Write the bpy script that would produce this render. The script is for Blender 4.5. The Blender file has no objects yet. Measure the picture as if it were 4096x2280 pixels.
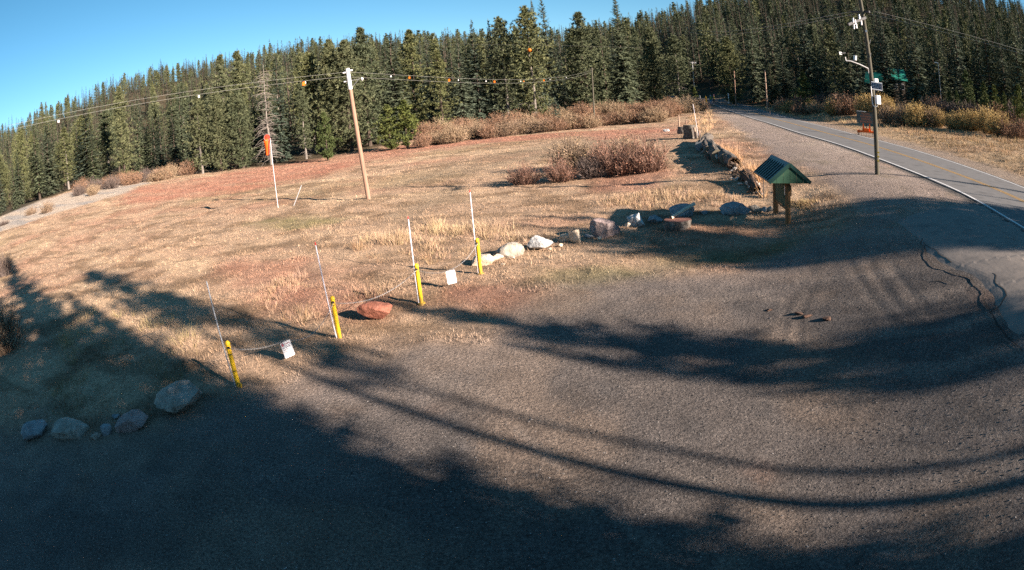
import bpy, bmesh, math, random
import numpy as np
from mathutils import Vector, Matrix, noise as mnoise

R = math.radians
random.seed(7)
rng = np.random.default_rng(11)
scene = bpy.context.scene
COL = scene.collection

# ------------------------------------------------------------------ camera
ZC = 4.9                                  # lens height above the near edge of the lot
F, KD = 2504.3, 0.1919                    # wide lens: angle = r + KD r^3 with r in focal lengths (4096 px wide sensor)
PIT, ROL = 0.2929, -0.0952
_up = np.array([math.sin(ROL) * math.cos(PIT), math.cos(ROL) * math.cos(PIT), math.sin(PIT)])
_up /= np.linalg.norm(_up)
_fw = np.array([0, 0, -1.0]) + _up * _up[2]
_fw /= np.linalg.norm(_fw)
_rt = np.cross(_fw, _up)
CM = np.stack([_rt, _fw, _up])
cam = bpy.data.cameras.new('camera')
camo = bpy.data.objects.new('camera', cam)
COL.objects.link(camo)
camo.matrix_world = Matrix.Translation((0, 0, ZC)) @ Matrix(CM.tolist()).to_4x4()
cam.type = 'PANO'
_c = cam if hasattr(cam, 'panorama_type') else cam.cycles
_c.panorama_type = 'FISHEYE_LENS_POLYNOMIAL'
_c.fisheye_fov = R(170)
cam.sensor_width = 36
cam.sensor_height = 36 * 2280 / 4096
_u = 4096 / 36 / F
_c.fisheye_polynomial_k0 = 0
_c.fisheye_polynomial_k1 = -_u
_c.fisheye_polynomial_k2 = 0
_c.fisheye_polynomial_k3 = -KD * _u ** 3
_c.fisheye_polynomial_k4 = 0
cam.clip_start = 0.05
cam.clip_end = 6000
scene.camera = camo

# ------------------------------------------------------------------ sky, sun, exposure
SUN_AZ, SUN_EL = 127.0, 20.0
world = bpy.data.worlds.new('World')
scene.world = world
world.use_nodes = True
wn = world.node_tree
wn.nodes.clear()
sky = wn.nodes.new('ShaderNodeTexSky')
sky.sky_type = 'NISHITA'
sky.sun_disc = False
sky.sun_elevation = R(SUN_EL)
sky.sun_rotation = R(SUN_AZ)
sky.altitude = 2100
sky.air_density = 0.85
sky.dust_density = 0.1
sky.ozone_density = 0.7
bg = wn.nodes.new('ShaderNodeBackground')
bg.inputs[1].default_value = 0.05
wo = wn.nodes.new('ShaderNodeOutputWorld')
hs = wn.nodes.new('ShaderNodeHueSaturation')              # the camera's vivid colour setting
hs.inputs['Saturation'].default_value = 1.28
hs.inputs['Hue'].default_value = .481
wn.links.new(sky.outputs[0], hs.inputs['Color'])
wn.links.new(hs.outputs[0], bg.inputs[0])
wn.links.new(bg.outputs[0], wo.inputs[0])
SD = np.array([math.sin(R(SUN_AZ)) * math.cos(R(SUN_EL)), math.cos(R(SUN_AZ)) * math.cos(R(SUN_EL)), math.sin(R(SUN_EL))])
sl = bpy.data.lights.new('sun', 'SUN')
sl.energy = 5.0
sl.angle = R(0.53)
sl.color = (1.0, 0.84, 0.71)
so = bpy.data.objects.new('sun', sl)
COL.objects.link(so)
so.rotation_euler = Vector(SD).to_track_quat('Z', 'Y').to_euler()
scene.view_settings.view_transform = 'Standard'
scene.view_settings.look = 'None'
scene.view_settings.exposure = 1.8
scene.view_settings.gamma = 1.0
scene.view_settings.use_curve_mapping = False
scene.cycles.max_bounces = 6
scene.cycles.transparent_max_bounces = 6
scene.cycles.use_denoising = False

# ------------------------------------------------------------------ helpers
def tag(o, label=None, cat=None, group=None, kind=None):
    if label: o['label'] = label
    if cat: o['category'] = cat
    if group: o['group'] = group
    if kind: o['kind'] = kind
    return o

def empty(name, loc, rz=0.0, label=None, cat=None, group=None):
    o = bpy.data.objects.new(name, None)
    o.empty_display_size = 0.2
    COL.objects.link(o)
    o.location = loc
    o.rotation_euler = (0, 0, rz)
    return tag(o, label, cat, group)

def link(name, me, parent=None, loc=None):
    o = bpy.data.objects.new(name, me)
    COL.objects.link(o)
    if parent is not None: o.parent = parent
    if loc is not None: o.location = loc
    return o

def np_mesh(name, V, T, mat=None, smooth=False, col=None, mats=None, midx=None):
    """mesh from arrays: V (n,3), T (m,3|4)"""
    me = bpy.data.meshes.new(name)
    V = np.asarray(V, np.float32); T = np.asarray(T, np.int32)
    k = T.shape[1]
    me.vertices.add(len(V)); me.vertices.foreach_set('co', V.ravel())
    me.loops.add(T.size); me.loops.foreach_set('vertex_index', T.ravel())
    me.polygons.add(len(T)); me.polygons.foreach_set('loop_start', np.arange(0, T.size, k, dtype=np.int32))
    try: me.polygons.foreach_set('loop_total', np.full(len(T), k, np.int32))
    except Exception: pass
    if midx is not None: me.polygons.foreach_set('material_index', np.asarray(midx, np.int32))
    me.polygons.foreach_set('use_smooth', np.full(len(T), smooth))
    if col is not None:
        a = me.color_attributes.new('Col', 'FLOAT_COLOR', 'POINT')
        c = np.ones((len(V), 4), np.float32); c[:, :col.shape[1]] = col
        a.data.foreach_set('color', c.ravel())
    for m in (mats or ([mat] if mat else [])): me.materials.append(m)
    me.update(calc_edges=True)
    me.validate()
    return me

class MB:
    def __init__(s): s.v = []; s.f = []
    def add(s, vs, fs):
        n = len(s.v); s.v += [tuple(float(c) for c in v) for v in vs]; s.f += [tuple(i + n for i in f) for f in fs]; return s
    def box(s, c, d, m=None):
        x, y, z = d[0] / 2, d[1] / 2, d[2] / 2
        vs = [Vector((sx * x, sy * y, sz * z)) for sz in (-1, 1) for sx, sy in ((-1, -1), (1, -1), (1, 1), (-1, 1))]
        vs = [(m @ v if m else v) + Vector(c) for v in vs]
        return s.add(vs, [(3, 2, 1, 0), (4, 5, 6, 7), (0, 1, 5, 4), (1, 2, 6, 5), (2, 3, 7, 6), (3, 0, 4, 7)])
    def bar(s, a, b, w, h, upv=(0, 0, 1)):
        a = Vector(a); b = Vector(b); d = (b - a); L = d.length; d.normalize()
        u = Vector(upv); x = d.cross(u)
        if x.length < 1e-4: x = d.cross(Vector((1, 0, 0)))
        x.normalize(); z = x.cross(d).normalized()
        m = Matrix((x, d, z)).transposed()
        return s.box((a + b) / 2, (w, L, h), m)
    def tube(s, path, rad, n=8, cap=True):
        path = [Vector(p) for p in path]
        if not hasattr(rad, '__len__'): rad = [rad] * len(path)
        vs = []; fs = []; prevx = None
        for i, p in enumerate(path):
            d = (path[min(i + 1, len(path) - 1)] - path[max(i - 1, 0)]).normalized()
            x = prevx if prevx is not None else (Vector((1, 0, 0)) if abs(d.x) < .9 else Vector((0, 1, 0)))
            x = (x - d * x.dot(d)).normalized(); prevx = x; y = d.cross(x)
            for k in range(n):
                a = 2 * math.pi * k / n
                vs.append(p + (x * math.cos(a) + y * math.sin(a)) * rad[i])
        for i in range(len(path) - 1):
            for k in range(n):
                a = i * n + k; b = i * n + (k + 1) % n
                fs.append((a, b, b + n, a + n))
        if cap:
            fs.append(tuple(reversed(range(n)))); fs.append(tuple(range((len(path) - 1) * n, len(path) * n)))
        return s.add(vs, fs)
    def lathe(s, prof, n=12, c=(0, 0, 0)):
        return s.tube([(c[0], c[1], c[2] + z) for r, z in prof], [max(r, 1e-4) for r, z in prof], n)
    def prism(s, poly, a, b, ax='y'):
        """extrude a 2D outline from a to b along an axis; outline in the other two axes"""
        n = len(poly)
        def mk(p, t): return {'x': (t, p[0], p[1]), 'y': (p[0], t, p[1]), 'z': (p[0], p[1], t)}[ax]
        vs = [mk(p, a) for p in poly] + [mk(p, b) for p in poly]
        fs = [tuple(range(n)), tuple(reversed(range(n, 2 * n)))] + [(i, i + n, (i + 1) % n + n, (i + 1) % n) for i in range(n)]
        return s.add(vs, fs)
    def mesh(s, name, mat, smooth=False):
        me = bpy.data.meshes.new(name)
        me.from_pydata(s.v, [], s.f)
        if mat: me.materials.append(mat)
        bm = bmesh.new(); bm.from_mesh(me); bmesh.ops.recalc_face_normals(bm, faces=bm.faces); bm.to_mesh(me); bm.free()
        if smooth:
            me.polygons.foreach_set('use_smooth', [True] * len(me.polygons))
            try: me.set_sharp_from_angle(angle=R(40))
            except Exception: pass
        return me
    def build(s, name, mat, parent=None, smooth=False, bevel=0):
        o = link(name, s.mesh(name, mat, smooth), parent)
        if bevel:
            b = o.modifiers.new('bevel', 'BEVEL'); b.width = bevel; b.segments = 2; b.limit_method = 'ANGLE'
        return o

# value noise (numpy)
def _h(ix, iy, seed):
    n = (ix.astype(np.int64) * 374761393 + iy.astype(np.int64) * 668265263 + seed * 1442695041) & 0xffffffff
    n = ((n ^ (n >> 13)) * 1274126177) & 0xffffffff
    return ((n ^ (n >> 16)) & 0xffff) / 65535.0
def vnoise(x, y, scale, seed=0, octv=1):
    x = np.asarray(x, float); y = np.asarray(y, float)
    out = np.zeros(np.broadcast(x, y).shape); amp = 1; tot = 0; f = 1 / scale
    for o in range(octv):
        X = x * f; Y = y * f; ix = np.floor(X); iy = np.floor(Y); fx = X - ix; fy = Y - iy
        fx = fx * fx * (3 - 2 * fx); fy = fy * fy * (3 - 2 * fy)
        a = _h(ix, iy, seed + o); b = _h(ix + 1, iy, seed + o); c = _h(ix, iy + 1, seed + o); d = _h(ix + 1, iy + 1, seed + o)
        out = out + amp * ((a + (b - a) * fx) * (1 - fy) + (c + (d - c) * fx) * fy); tot += amp; amp *= .5; f *= 2.03
    return out / tot
def sstep(a, b, x):
    t = np.clip((np.asarray(x, float) - a) / (b - a), 0, 1); return t * t * (3 - 2 * t)

# ------------------------------------------------------------------ lie of the land
def ray(px, py):
    x = (px - 2048) / F; y = -(py - 1140) / F
    r = math.hypot(x, y) + 1e-12; th = r + KD * r ** 3; s = math.sin(th) / r
    return CM @ np.array([x * s, y * s, -math.cos(th)])
def elaz(px, py):
    d = ray(px, py); return math.degrees(math.atan2(d[2], math.hypot(d[0], d[1]))), math.degrees(math.atan2(d[0], d[1]))

_ctl = [(a, d, z) for a, d, z in (
    (-65, 10, 0), (-65, 30, .3), (-65, 90, 4.6), (-51, 20, .1), (-51, 45, .8), (-51, 112, 5.3), (-45, 40, .5), (-45, 80, 2.9), (-45, 120, 5.75),
    (-39, 115, 4.8), (-34, 60, .9), (-34, 85, 2.4), (-34, 112, 3.5), (-28, 60, .5), (-28, 105, 1.7), (-20, 40, .12), (-20, 70, .3), (-20, 92, .5),
    (-12.5, 20, 0), (-12.5, 38, 0), (-12.5, 70, .05), (-12.5, 90, .1), (0, 20, 0), (0, 40, 0), (0, 90, .1), (10, 20, .1), (10, 36, .1), (10, 96, .35),
    (19, 30, .55), (19, 48, .85), (19, 62, 1.0), (18, 102, 1.3), (16, 130, 1.7), (0, 125, .9), (-12, 125, 1.6), (-24, 130, 2.6),
    (0, 3, 0), (-30, 8, 0), (-60, 6, 0), (-30, 16, 0), (30, 6, .02), (120, 8, .3), (160, 10, .1), (200, 10, 0), (270, 12, 0),
    (180, 40, .5), (225, 50, 0), (270, 60, .5), (135, 45, 1.2), (100, 40, 1.8), (90, 90, 3), (150, 110, 1), (215, 110, .5), (270, 110, 2), (75, 60, 2.4),
    (30, 110, 2.3), (39.5, 88, 2.2), (45, 84, 2.8), (54, 76, 3.4), (62, 70, 3.6), (35, 112, 5.0), (42, 106, 5.4), (53, 98, 5.7), (65, 95, 6), (27, 128, 3.3), (24, 140, 3.2))]
CTL = np.array([(d * math.sin(R(a)), d * math.cos(R(a)), z) for a, d, z in _ctl] +
               [(9.75, 18.8, .45), (18.8, 25.1, 1.28), (15.2, 27.8, 1.02), (8.5, 8, .45), (12, 12, .95), (7, 3, .3),
                (16, 7.0, 1.75), (18.5, 3, 1.8)])
# the road's left edge line (x, y, z) running away from the lens
RL = np.array([(9.5, -22, 1.9), (11.7, -4, 1.85), (13.7, 5.5, 1.8), (15.2, 11.0, 1.74), (17.4, 14.6, 1.7), (18.85, 17.3, 1.64), (20.0, 21.4, 1.6), (21.2, 25.8, 1.62), (22.8, 31.2, 1.6),
               (24.9, 37.5, 1.56), (26.7, 44.0, 1.52), (28.4, 51.4, 1.5), (30.6, 58.3, 1.46), (33.2, 66.6, 1.42), (35.6, 74.4, 1.42), (38.0, 84.4, 1.5), (40.6, 95.5, 1.72),
               (43.1, 106, 1.98), (46.6, 119.6, 2.25), (50.3, 133, 2.55), (53.2, 145, 3.05), (54.8, 158, 3.6), (52.5, 176, 4.4), (46, 195, 5.4), (36, 214, 6.5), (22, 232, 8)])
# arc-length resample, smooth
def resample(P, step):
    P = np.asarray(P, float); d = np.r_[0, np.cumsum(np.linalg.norm(np.diff(P[:, :2], axis=0), axis=1))]
    s = np.arange(0, d[-1], step); Q = np.stack([np.interp(s, d, P[:, i]) for i in range(P.shape[1])], 1)
    k = np.hanning(13); k /= k.sum()
    Qp = np.pad(Q, ((6, 6), (0, 0)), mode='reflect', reflect_type='odd')
    return np.stack([np.convolve(Qp[:, i], k, 'valid') for i in range(P.shape[1])], 1)
RLs = resample(RL, 1.5)
_t = np.gradient(RLs[:, :2], axis=0); _t /= np.linalg.norm(_t, axis=1)[:, None]
RN = np.stack([_t[:, 1], -_t[:, 0]], 1)                 # to the right of travel
RW = 7.3
RC = np.c_[RLs[:, :2] + RN * RW / 2, RLs[:, 2]]         # centre line
for i in range(4, len(RL) - 5):
    CTL = np.vstack([CTL, [RL[i][0], RL[i][1], RL[i][2] - .02]])
_d = np.linalg.norm(CTL[:, None, :2] - CTL[None, :, :2], axis=2)
_n = len(CTL)
_A = np.zeros((_n + 3, _n + 3)); _A[:_n, :_n] = -_d - np.eye(_n) * 1.2
_A[:_n, _n:] = np.c_[np.ones(_n), CTL[:, :2]]; _A[_n:, :_n] = _A[:_n, _n:].T
_W = np.linalg.solve(_A, np.r_[CTL[:, 2], 0, 0, 0])
SKY_AZ = [-180, -75, -52, -45, -38, -33, -26, -18, -10, 0, 8, 16, 20, 25, 30, 40, 57, 75, 180]
SKY_EL = [6, 8, 8.7, 9.3, 10.0, 10.2, 9.7, 9.1, 8.4, 7.4, 7.3, 8.6, 9.8, 11.0, 12, 13.2, 12.2, 10, 6]
def skyline(az): return np.interp(az, SKY_AZ, SKY_EL)
def zt(x, y):
    """height of the ground"""
    x = np.asarray(x, float); y = np.asarray(y, float); sh = np.broadcast(x, y).shape
    x = np.broadcast_to(x, sh).ravel(); y = np.broadcast_to(y, sh).ravel()
    d = np.hypot(x, y) + 1e-9; k = np.minimum(d, 128) / d; X = x * k; Y = y * k
    out = np.empty(len(x))
    for i in range(0, len(x), 20000):
        s = slice(i, i + 20000)
        D = np.hypot(X[s, None] - CTL[None, :, 0], Y[s, None] - CTL[None, :, 1])
        out[s] = -D @ _W[:_n] + _W[_n] + _W[_n + 1] * X[s] + _W[_n + 2] * Y[s]
    az = np.degrees(np.arctan2(x, y))
    zr = ZC + 420 * np.tan(np.radians(skyline(az) - 2.6))
    hb = sstep(118, 430, d) ** 1.15
    out = out * (1 - hb) + zr * hb + np.maximum(d - 430, 0) * .02
    # seat of the road
    near = np.full(len(x), 1e9); zrd = np.zeros(len(x)); tt = np.zeros(len(x))
    cand = np.where((x > 0) & (y > -40) & (d < 240))[0]
    if len(cand):
        for i in range(0, len(cand), 20000):
            c = cand[i:i + 20000]
            D = np.hypot(x[c, None] - RC[None, :, 0], y[c, None] - RC[None, :, 1]); j = D.argmin(1)
            near[c] = D[np.arange(len(c)), j]; zrd[c] = RC[j, 2]
    w = 1 - sstep(4.6, 14, near)
    out = out * (1 - w) + (zrd - .04) * w
    return out.reshape(sh)
def zt1(x, y): return float(zt(np.array([x]), np.array([y]))[0])
def P(px, py, raise_=0.0):
    """the point of the ground that the photograph shows at a pixel"""
    d = ray(px, py); ts = np.r_[np.linspace(2, 60, 500), np.geomspace(60.2, 500, 500)] / math.hypot(d[0], d[1])
    z = zt(d[0] * ts, d[1] * ts) + raise_; h = ZC + d[2] * ts - z
    i = int(np.argmax(h < 0))
    if h[i] >= 0: i = len(ts) - 1
    a, b = ts[max(i - 1, 0)], ts[i]; ha, hb = h[max(i - 1, 0)], h[i]
    t = a + (b - a) * (ha / (ha - hb)) if ha != hb else b
    return Vector((d[0] * t, d[1] * t, zt1(d[0] * t, d[1] * t)))
def AD(px, py, dist):
    """ground point in a pixel's direction at a distance"""
    d = ray(px, py); n = math.hypot(d[0], d[1]); x, y = d[0] / n * dist, d[1] / n * dist
    return Vector((x, y, zt1(x, y)))
def top(base, px, py):
    """height above base at which the vertical through base passes nearest a pixel's ray"""
    d = ray(px, py); D = math.hypot(base[0], base[1]); return ZC + d[2] / math.hypot(d[0], d[1]) * D - base[2]
def at_dist(px, py, dist):
    d = ray(px, py); t = dist / math.hypot(d[0], d[1]); return Vector((d[0] * t, d[1] * t, ZC + d[2] * t))

# ------------------------------------------------------------------ materials
def mat(name, base=(.5, .5, .5), rough=.8, metal=0.0, spec=.3):
    m = bpy.data.materials.new(name); m.use_nodes = True
    b = m.node_tree.nodes['Principled BSDF']
    b.inputs['Base Color'].default_value = (*base, 1); b.inputs['Roughness'].default_value = rough
    b.inputs['Metallic'].default_value = metal; b.inputs['Specular IOR Level'].default_value = spec
    return m
class NT:
    def __init__(s, m): s.t = m.node_tree; s.b = s.t.nodes['Principled BSDF']
    def n(s, typ, **k):
        o = s.t.nodes.new(typ)
        for a, v in k.items():
            if a.startswith('i_'):
                key = a[2:]; key = int(key) if key.isdigit() else key.replace('_', ' ')
                o.inputs[key].default_value = v
            else: setattr(o, a, v)
        return o
    def l(s, a, b): s.t.links.new(a, b)
    def coord(s, kind='Object'): return s.n('ShaderNodeTexCoord').outputs[kind]
    def noise(s, co, scale, detail=4, rough=.55):
        o = s.n('ShaderNodeTexNoise'); o.inputs['Scale'].default_value = scale; o.inputs['Detail'].default_value = detail; o.inputs['Roughness'].default_value = rough
        s.l(co, o.inputs['Vector']); return o.outputs['Fac']
    def ramp(s, fac, stops):
        o = s.n('ShaderNodeValToRGB'); e = o.color_ramp.elements
        while len(e) < len(stops): e.new(.5)
        for i, (p, c) in enumerate(stops): e[i].position = p; e[i].color = (*c, 1)
        s.l(fac, o.inputs[0]); return o.outputs[0]
    def mix(s, fac, a, b, mode='MIX'):
        o = s.n('ShaderNodeMix', data_type='RGBA', blend_type=mode)
        for sock, v in ((o.inputs[0], fac), (o.inputs[6], a), (o.inputs[7], b)):
            if hasattr(v, 'is_output'): s.l(v, sock)
            elif isinstance(v, (int, float)): sock.default_value = v
            else: sock.default_value = (*v, 1)
        return o.outputs[2]
    def math(s, op, a, b=0.0):
        o = s.n('ShaderNodeMath', operation=op)
        for sock, v in ((o.inputs[0], a), (o.inputs[1], b)):
            if hasattr(v, 'is_output'): s.l(v, sock)
            else: sock.default_value = v
        return o.outputs[0]
    def bump(s, h, strength=.5, dist=.05):
        o = s.n('ShaderNodeBump'); o.inputs['Strength'].default_value = strength; o.inputs['Distance'].default_value = dist
        s.l(h, o.inputs['Height']); s.l(o.outputs[0], s.b.inputs['Normal'])
    def color(s, c): s.l(c, s.b.inputs['Base Color'])

def noisy(name, c1, c2, scale=6, rough=.85, bump=.3, bd=.02, c3=None, metal=0, stretch=None, spec=.3):
    m = mat(name, c1, rough, metal, spec); n = NT(m); co = n.coord()
    if stretch:
        mp = n.n('ShaderNodeMapping'); mp.inputs['Scale'].default_value = stretch; n.l(co, mp.inputs[0]); co = mp.outputs[0]
    f = n.noise(co, scale, 6, .6)
    st = [(.3, c1), (.7, c2)] if c3 is None else [(.28, c1), (.52, c2), (.75, c3)]
    n.color(n.ramp(f, st))
    if bump: n.bump(n.noise(co, scale * 2.3, 6, .65), bump, bd)
    return m
def vcol(name, rough=.9, tint=None, nscale=None, namt=.5, translucent=0.0):
    m = mat(name, (.5, .5, .5), rough, 0, .15); n = NT(m)
    a = n.n('ShaderNodeVertexColor'); a.layer_name = 'Col'; c = a.outputs[0]
    if nscale:
        f = n.noise(n.coord(), nscale, 3); c = n.mix(namt, c, n.ramp(f, [(.3, (.35, .35, .35)), (.7, (1.5, 1.5, 1.5))]), 'MULTIPLY')
    n.color(c)
    return m

# ================================================================== the setting
S2 = 4096 / 2576
def poly_px(pts):
    """outline given in pixels of a 2576 px wide copy of the photograph -> ground outline"""
    return np.array([tuple(P(x * S2, y * S2))[:2] for x, y in pts])
def inside(poly, x, y):
    c = np.zeros(x.shape, bool); n = len(poly)
    for i in range(n):
        x0, y0 = poly[i]; x1, y1 = poly[i - 1]
        k = ((y0 > y) != (y1 > y)) & (x < (x1 - x0) * (y - y0) / (y1 - y0 + 1e-12) + x0); c ^= k
    return c
def sdist(poly, x, y, closed=True):
    """distance to an outline, negative inside"""
    best = np.full(x.shape, 1e9); n = len(poly)
    for i in range(0 if closed else 1, n):
        ax, ay = poly[i - 1]; bx, by = poly[i]; dx, dy = bx - ax, by - ay
        t = np.clip(((x - ax) * dx + (y - ay) * dy) / (dx * dx + dy * dy + 1e-12), 0, 1)
        best = np.minimum(best, np.hypot(x - ax - t * dx, y - ay - t * dy))
    return np.where(inside(poly, x, y), -best, best) if closed else best

GRAVEL = np.vstack([poly_px([(60, 1110), (270, 1095), (480, 1050), (640, 1000), (880, 925), (1150, 870), (1290, 800), (1420, 745), (1700, 705), (1900, 665), (2060, 610), (2150, 560),
                             (2130, 500), (2020, 430), (1900, 360), (1830, 310), (1800, 285), (1790, 262)]),
                    RLs[(RLs[:, 1] < 140) & (RLs[:, 1] > -20), :2][::-1], [(5, -30), (-60, -30), (-30, 3)]])
LOT = poly_px([(120, 1120), (480, 1065), (640, 1015), (900, 950), (1220, 880), (1330, 800), (1500, 740), (1760, 705), (2080, 640), (2300, 600), (2576, 700)])
LOT = np.vstack([LOT, [(18, 0), (5, -30), (-60, -30), (-30, 3)]])
RED = poly_px([(320, 480), (480, 452), (600, 432), (720, 408), (900, 383), (1010, 366), (1150, 352), (1420, 333), (1700, 320), (1700, 332), (1420, 345), (1200, 364), (1050, 385), (930, 405), (800, 440), (640, 480), (480, 498), (330, 512)])
RED2 = [poly_px(p) for p in ([(1480, 430), (1640, 415), (1720, 440), (1640, 475), (1500, 480)], [(1480, 340), (1700, 325), (1720, 350), (1500, 352)], [(560, 660), (780, 655), (800, 690), (600, 715)],
                             [(700, 720), (1000, 730), (960, 800), (780, 800), (620, 740)], [(1120, 720), (1330, 730), (1300, 790), (1130, 760)])]
SAND = poly_px([(-60, 555), (0, 528), (130, 497), (260, 470), (350, 448), (395, 450), (330, 480), (255, 502), (170, 526), (70, 560), (0, 584), (-60, 606)])
GREEN = [poly_px(p) for p in ([(1390, 680), (1560, 672), (1640, 690), (1500, 715), (1400, 705)], [(1660, 660), (1800, 640), (1960, 620), (1900, 650), (1720, 675)], [(640, 560), (760, 540), (840, 560), (700, 580)])]
STRIP = [poly_px(p) for p in ([(940, 470), (1130, 420), (1300, 395), (1420, 385), (1300, 410), (1100, 450), (960, 490)], [(1100, 420), (1400, 355), (1700, 340), (1700, 360), (1350, 385)], [(950, 560), (1130, 470), (1160, 480), (1000, 570)])]

naz, rr = 840, np.r_[0.02, np.geomspace(.9, 40, 190), np.geomspace(40.7, 160, 120), np.geomspace(163, 900, 60)[1:], 1500, 3000]
azs = np.linspace(-math.pi, math.pi, naz, endpoint=False)
GX = (rr[:, None] * np.sin(azs)[None]).ravel(); GY = (rr[:, None] * np.cos(azs)[None]).ravel()
def zones(x, y):
    """weights of the ground covers at points of the ground"""
    d = np.hypot(x, y); w = vnoise(x, y, 3, 5, 3) - .5; w2 = vnoise(x, y, .7, 9, 3) - .5
    jit = w * 2.2 + w2 * .8
    near = (d < 260)
    def soft(poly, wid, j=1.0, m=near):
        o = np.zeros(x.shape)
        if m.any(): o[m] = 1 - sstep(-wid, wid, sdist(poly, x[m], y[m]) + jit[m] * j)
        return o
    z = dict(gravel=soft(GRAVEL, .9, .8), lot=soft(LOT, 2.8, 2.4), red=soft(RED, 3.0, 3.0), sand=soft(SAND, 1.2, 1.6))
    z['red2'] = np.max([soft(p, 1.0, 1.2) for p in RED2], 0); z['green'] = np.max([soft(p, .9, 1.3) for p in GREEN], 0); z['strip'] = np.max([soft(p, 1.4, 1.5) for p in STRIP], 0)
    rd = np.full(x.shape, 1e9); sd = np.zeros(x.shape)
    m = (x > 0) & (d < 240)
    if m.any():
        D = np.hypot(x[m, None] - RC[None, :, 0], y[m, None] - RC[None, :, 1]); j = D.argmin(1); rd[m] = D[np.arange(len(j)), j]
        sd[m] = (x[m] - RC[j, 0]) * RN[j, 0] + (y[m] - RC[j, 1]) * RN[j, 1]
    z['road'] = 1 - sstep(4.0, 4.6, rd + w * .4)
    z['rshoulder'] = (1 - sstep(6.0, 8.5, rd + jit * .8)) * (sd > 0)
    az = np.degrees(np.arctan2(x, y))
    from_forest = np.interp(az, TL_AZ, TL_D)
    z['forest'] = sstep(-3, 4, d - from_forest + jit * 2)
    z['right'] = sstep(4, 6, sd) * (x > 0)
    return z
TL_AZ = [-180, -62, -52, -45, -38, -33, -28, -24, -20, -14, -8, -3, 3, 8, 13, 16.5, 17.3, 21.3, 22.5, 26, 33, 40, 50, 62, 75, 180]
TL_D = [100, 104, 106, 112, 112, 110, 106, 97, 92, 96, 104, 110, 118, 132, 138, 150, 182, 182, 158, 134, 118, 110, 104, 98, 95, 100]
TRACKS = [poly_px(p_) for p_ in ([(2130, 640), (2150, 690), (2190, 750), (2270, 840)], [(2180, 645), (2205, 700), (2255, 770), (2350, 860)], [(2235, 660), (2290, 740), (2390, 850)], [(2080, 640), (2020, 700), (1975, 770), (1965, 850)], [(2110, 650), (2050, 710), (2010, 780), (2005, 870)],
    [(2576, 1090), (2200, 1060), (1800, 960), (1450, 880), (1230, 800)], [(2576, 1150), (2150, 1110), (1700, 1000), (1350, 900), (1180, 830)], [(1400, 745), (1700, 735), (2000, 700), (2200, 640)], [(1420, 765), (1720, 758), (2030, 720), (2240, 655)], [(2400, 1434), (2000, 1300), (1500, 1100), (1100, 950)], [(1700, 1434), (1500, 1250), (1300, 1080)])]
def track(x, y):
    o = np.zeros(x.shape); m = np.hypot(x, y) < 32
    for t in TRACKS:
        o[m] = np.maximum(o[m], 1 - sstep(.03, .17, sdist(t, x[m], y[m], False)))
    return o
def lerp(c, k, t): return c * (1 - t[:, None]) + np.asarray(k)[None] * t[:, None]
def ground_colour(x, y, z):
    n1 = vnoise(x, y, 9, 21, 4); n2 = vnoise(x, y, 1.6, 31, 4); n3 = vnoise(x, y, .35, 41, 3)
    # streaky drying bands across the meadow
    st = vnoise(x * .35 + y * .9, x * .12 - y * .1, 2.4, 51, 4)
    c = np.empty((len(x), 3)); c[:] = (.40, .28, .19)
    c = lerp(c, (.47, .34, .225), sstep(.45, .75, st)); c = lerp(c, (.20, .135, .085), sstep(.52, .72, n2) * .8)
    c = lerp(c, (.27, .205, .12), sstep(.55, .8, n1) * .6)
    c = lerp(c, (.36, .18, .125), (sstep(.5, .78, vnoise(x, y, 6, 61, 3)) * .4))
    sk = vnoise(x * .25 + y * .97, x * .97 * .18 - y * .05, .55, 71, 3); c = lerp(c, (.17, .115, .07), sstep(.56, .74, sk) * .55 * (1 - z['red']))
    c = lerp(c, (.25, .195, .135), z['strip'] * .55)
    c = lerp(c, (.33, .135, .095), np.clip(z['red'] * (.05 + 1.1 * st), 0, .7)); c = lerp(c, (.35, .17, .12), z['red2'] * .55)
    c = lerp(c, (.13, .14, .05), z['green'] * (.35 + .5 * n2))
    c = lerp(c, (.43, .36, .29), z['sand'] * np.clip(.5 + n2, 0, 1)); c = lerp(c, (.3, .275, .25), z['sand'] * sstep(.5, .7, st))
    c = lerp(c, (.33, .24, .14), z['right'] * .6)
    g = np.empty_like(c); g[:] = (.26, .21, .18); g = lerp(g, (.31, .255, .215), sstep(.4, .7, n1)); g = lerp(g, (.18, .15, .10), sstep(.55, .75, n2) * .4)
    l = np.empty_like(c); l[:] = (.165, .144, .132); l = lerp(l, (.12, .107, .10), sstep(.45, .72, n1)); l = lerp(l, (.20, .135, .105), sstep(.6, .8, n2) * .5)
    tr = np.abs(np.sin((np.hypot(x - 22, y - 24)) * 2.1 + n2 * 1.5)); l = lerp(l, (.23, .195, .17), (tr > .9) * .8 * sstep(4, 7, x) * sstep(20, 14, y))
    l = lerp(l, (.235, .18, .14), sstep(.5, .7, vnoise(x, y, 2.6, 81, 4)) * .6); l = lerp(l, (.10, .093, .09), sstep(.58, .72, vnoise(x, y, 1.3, 83, 3)) * .5)
    tk = track(x, y); l = lerp(l, (.27, .228, .195), tk * .5 * sstep(.3, .7, n2))
    c = c * (1 - z['gravel'][:, None]) + g * z['gravel'][:, None]
    c = c * (1 - z['lot'][:, None]) + l * z['lot'][:, None]
    c = lerp(c, (.235, .19, .155), z['rshoulder'] * .9); c = lerp(c, (.1, .095, .09), z['road'])
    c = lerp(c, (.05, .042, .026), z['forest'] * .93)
    return c * (.82 + .36 * n3)[:, None]
AE = [P(x * S2, y * S2) for x, y in ((2230, 560), (2285, 590), (2320, 640), (2345, 672), (2420, 690), (2470, 720), (2490, 760), (2482, 792), (2510, 830), (2545, 862), (2576, 885))]
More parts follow.
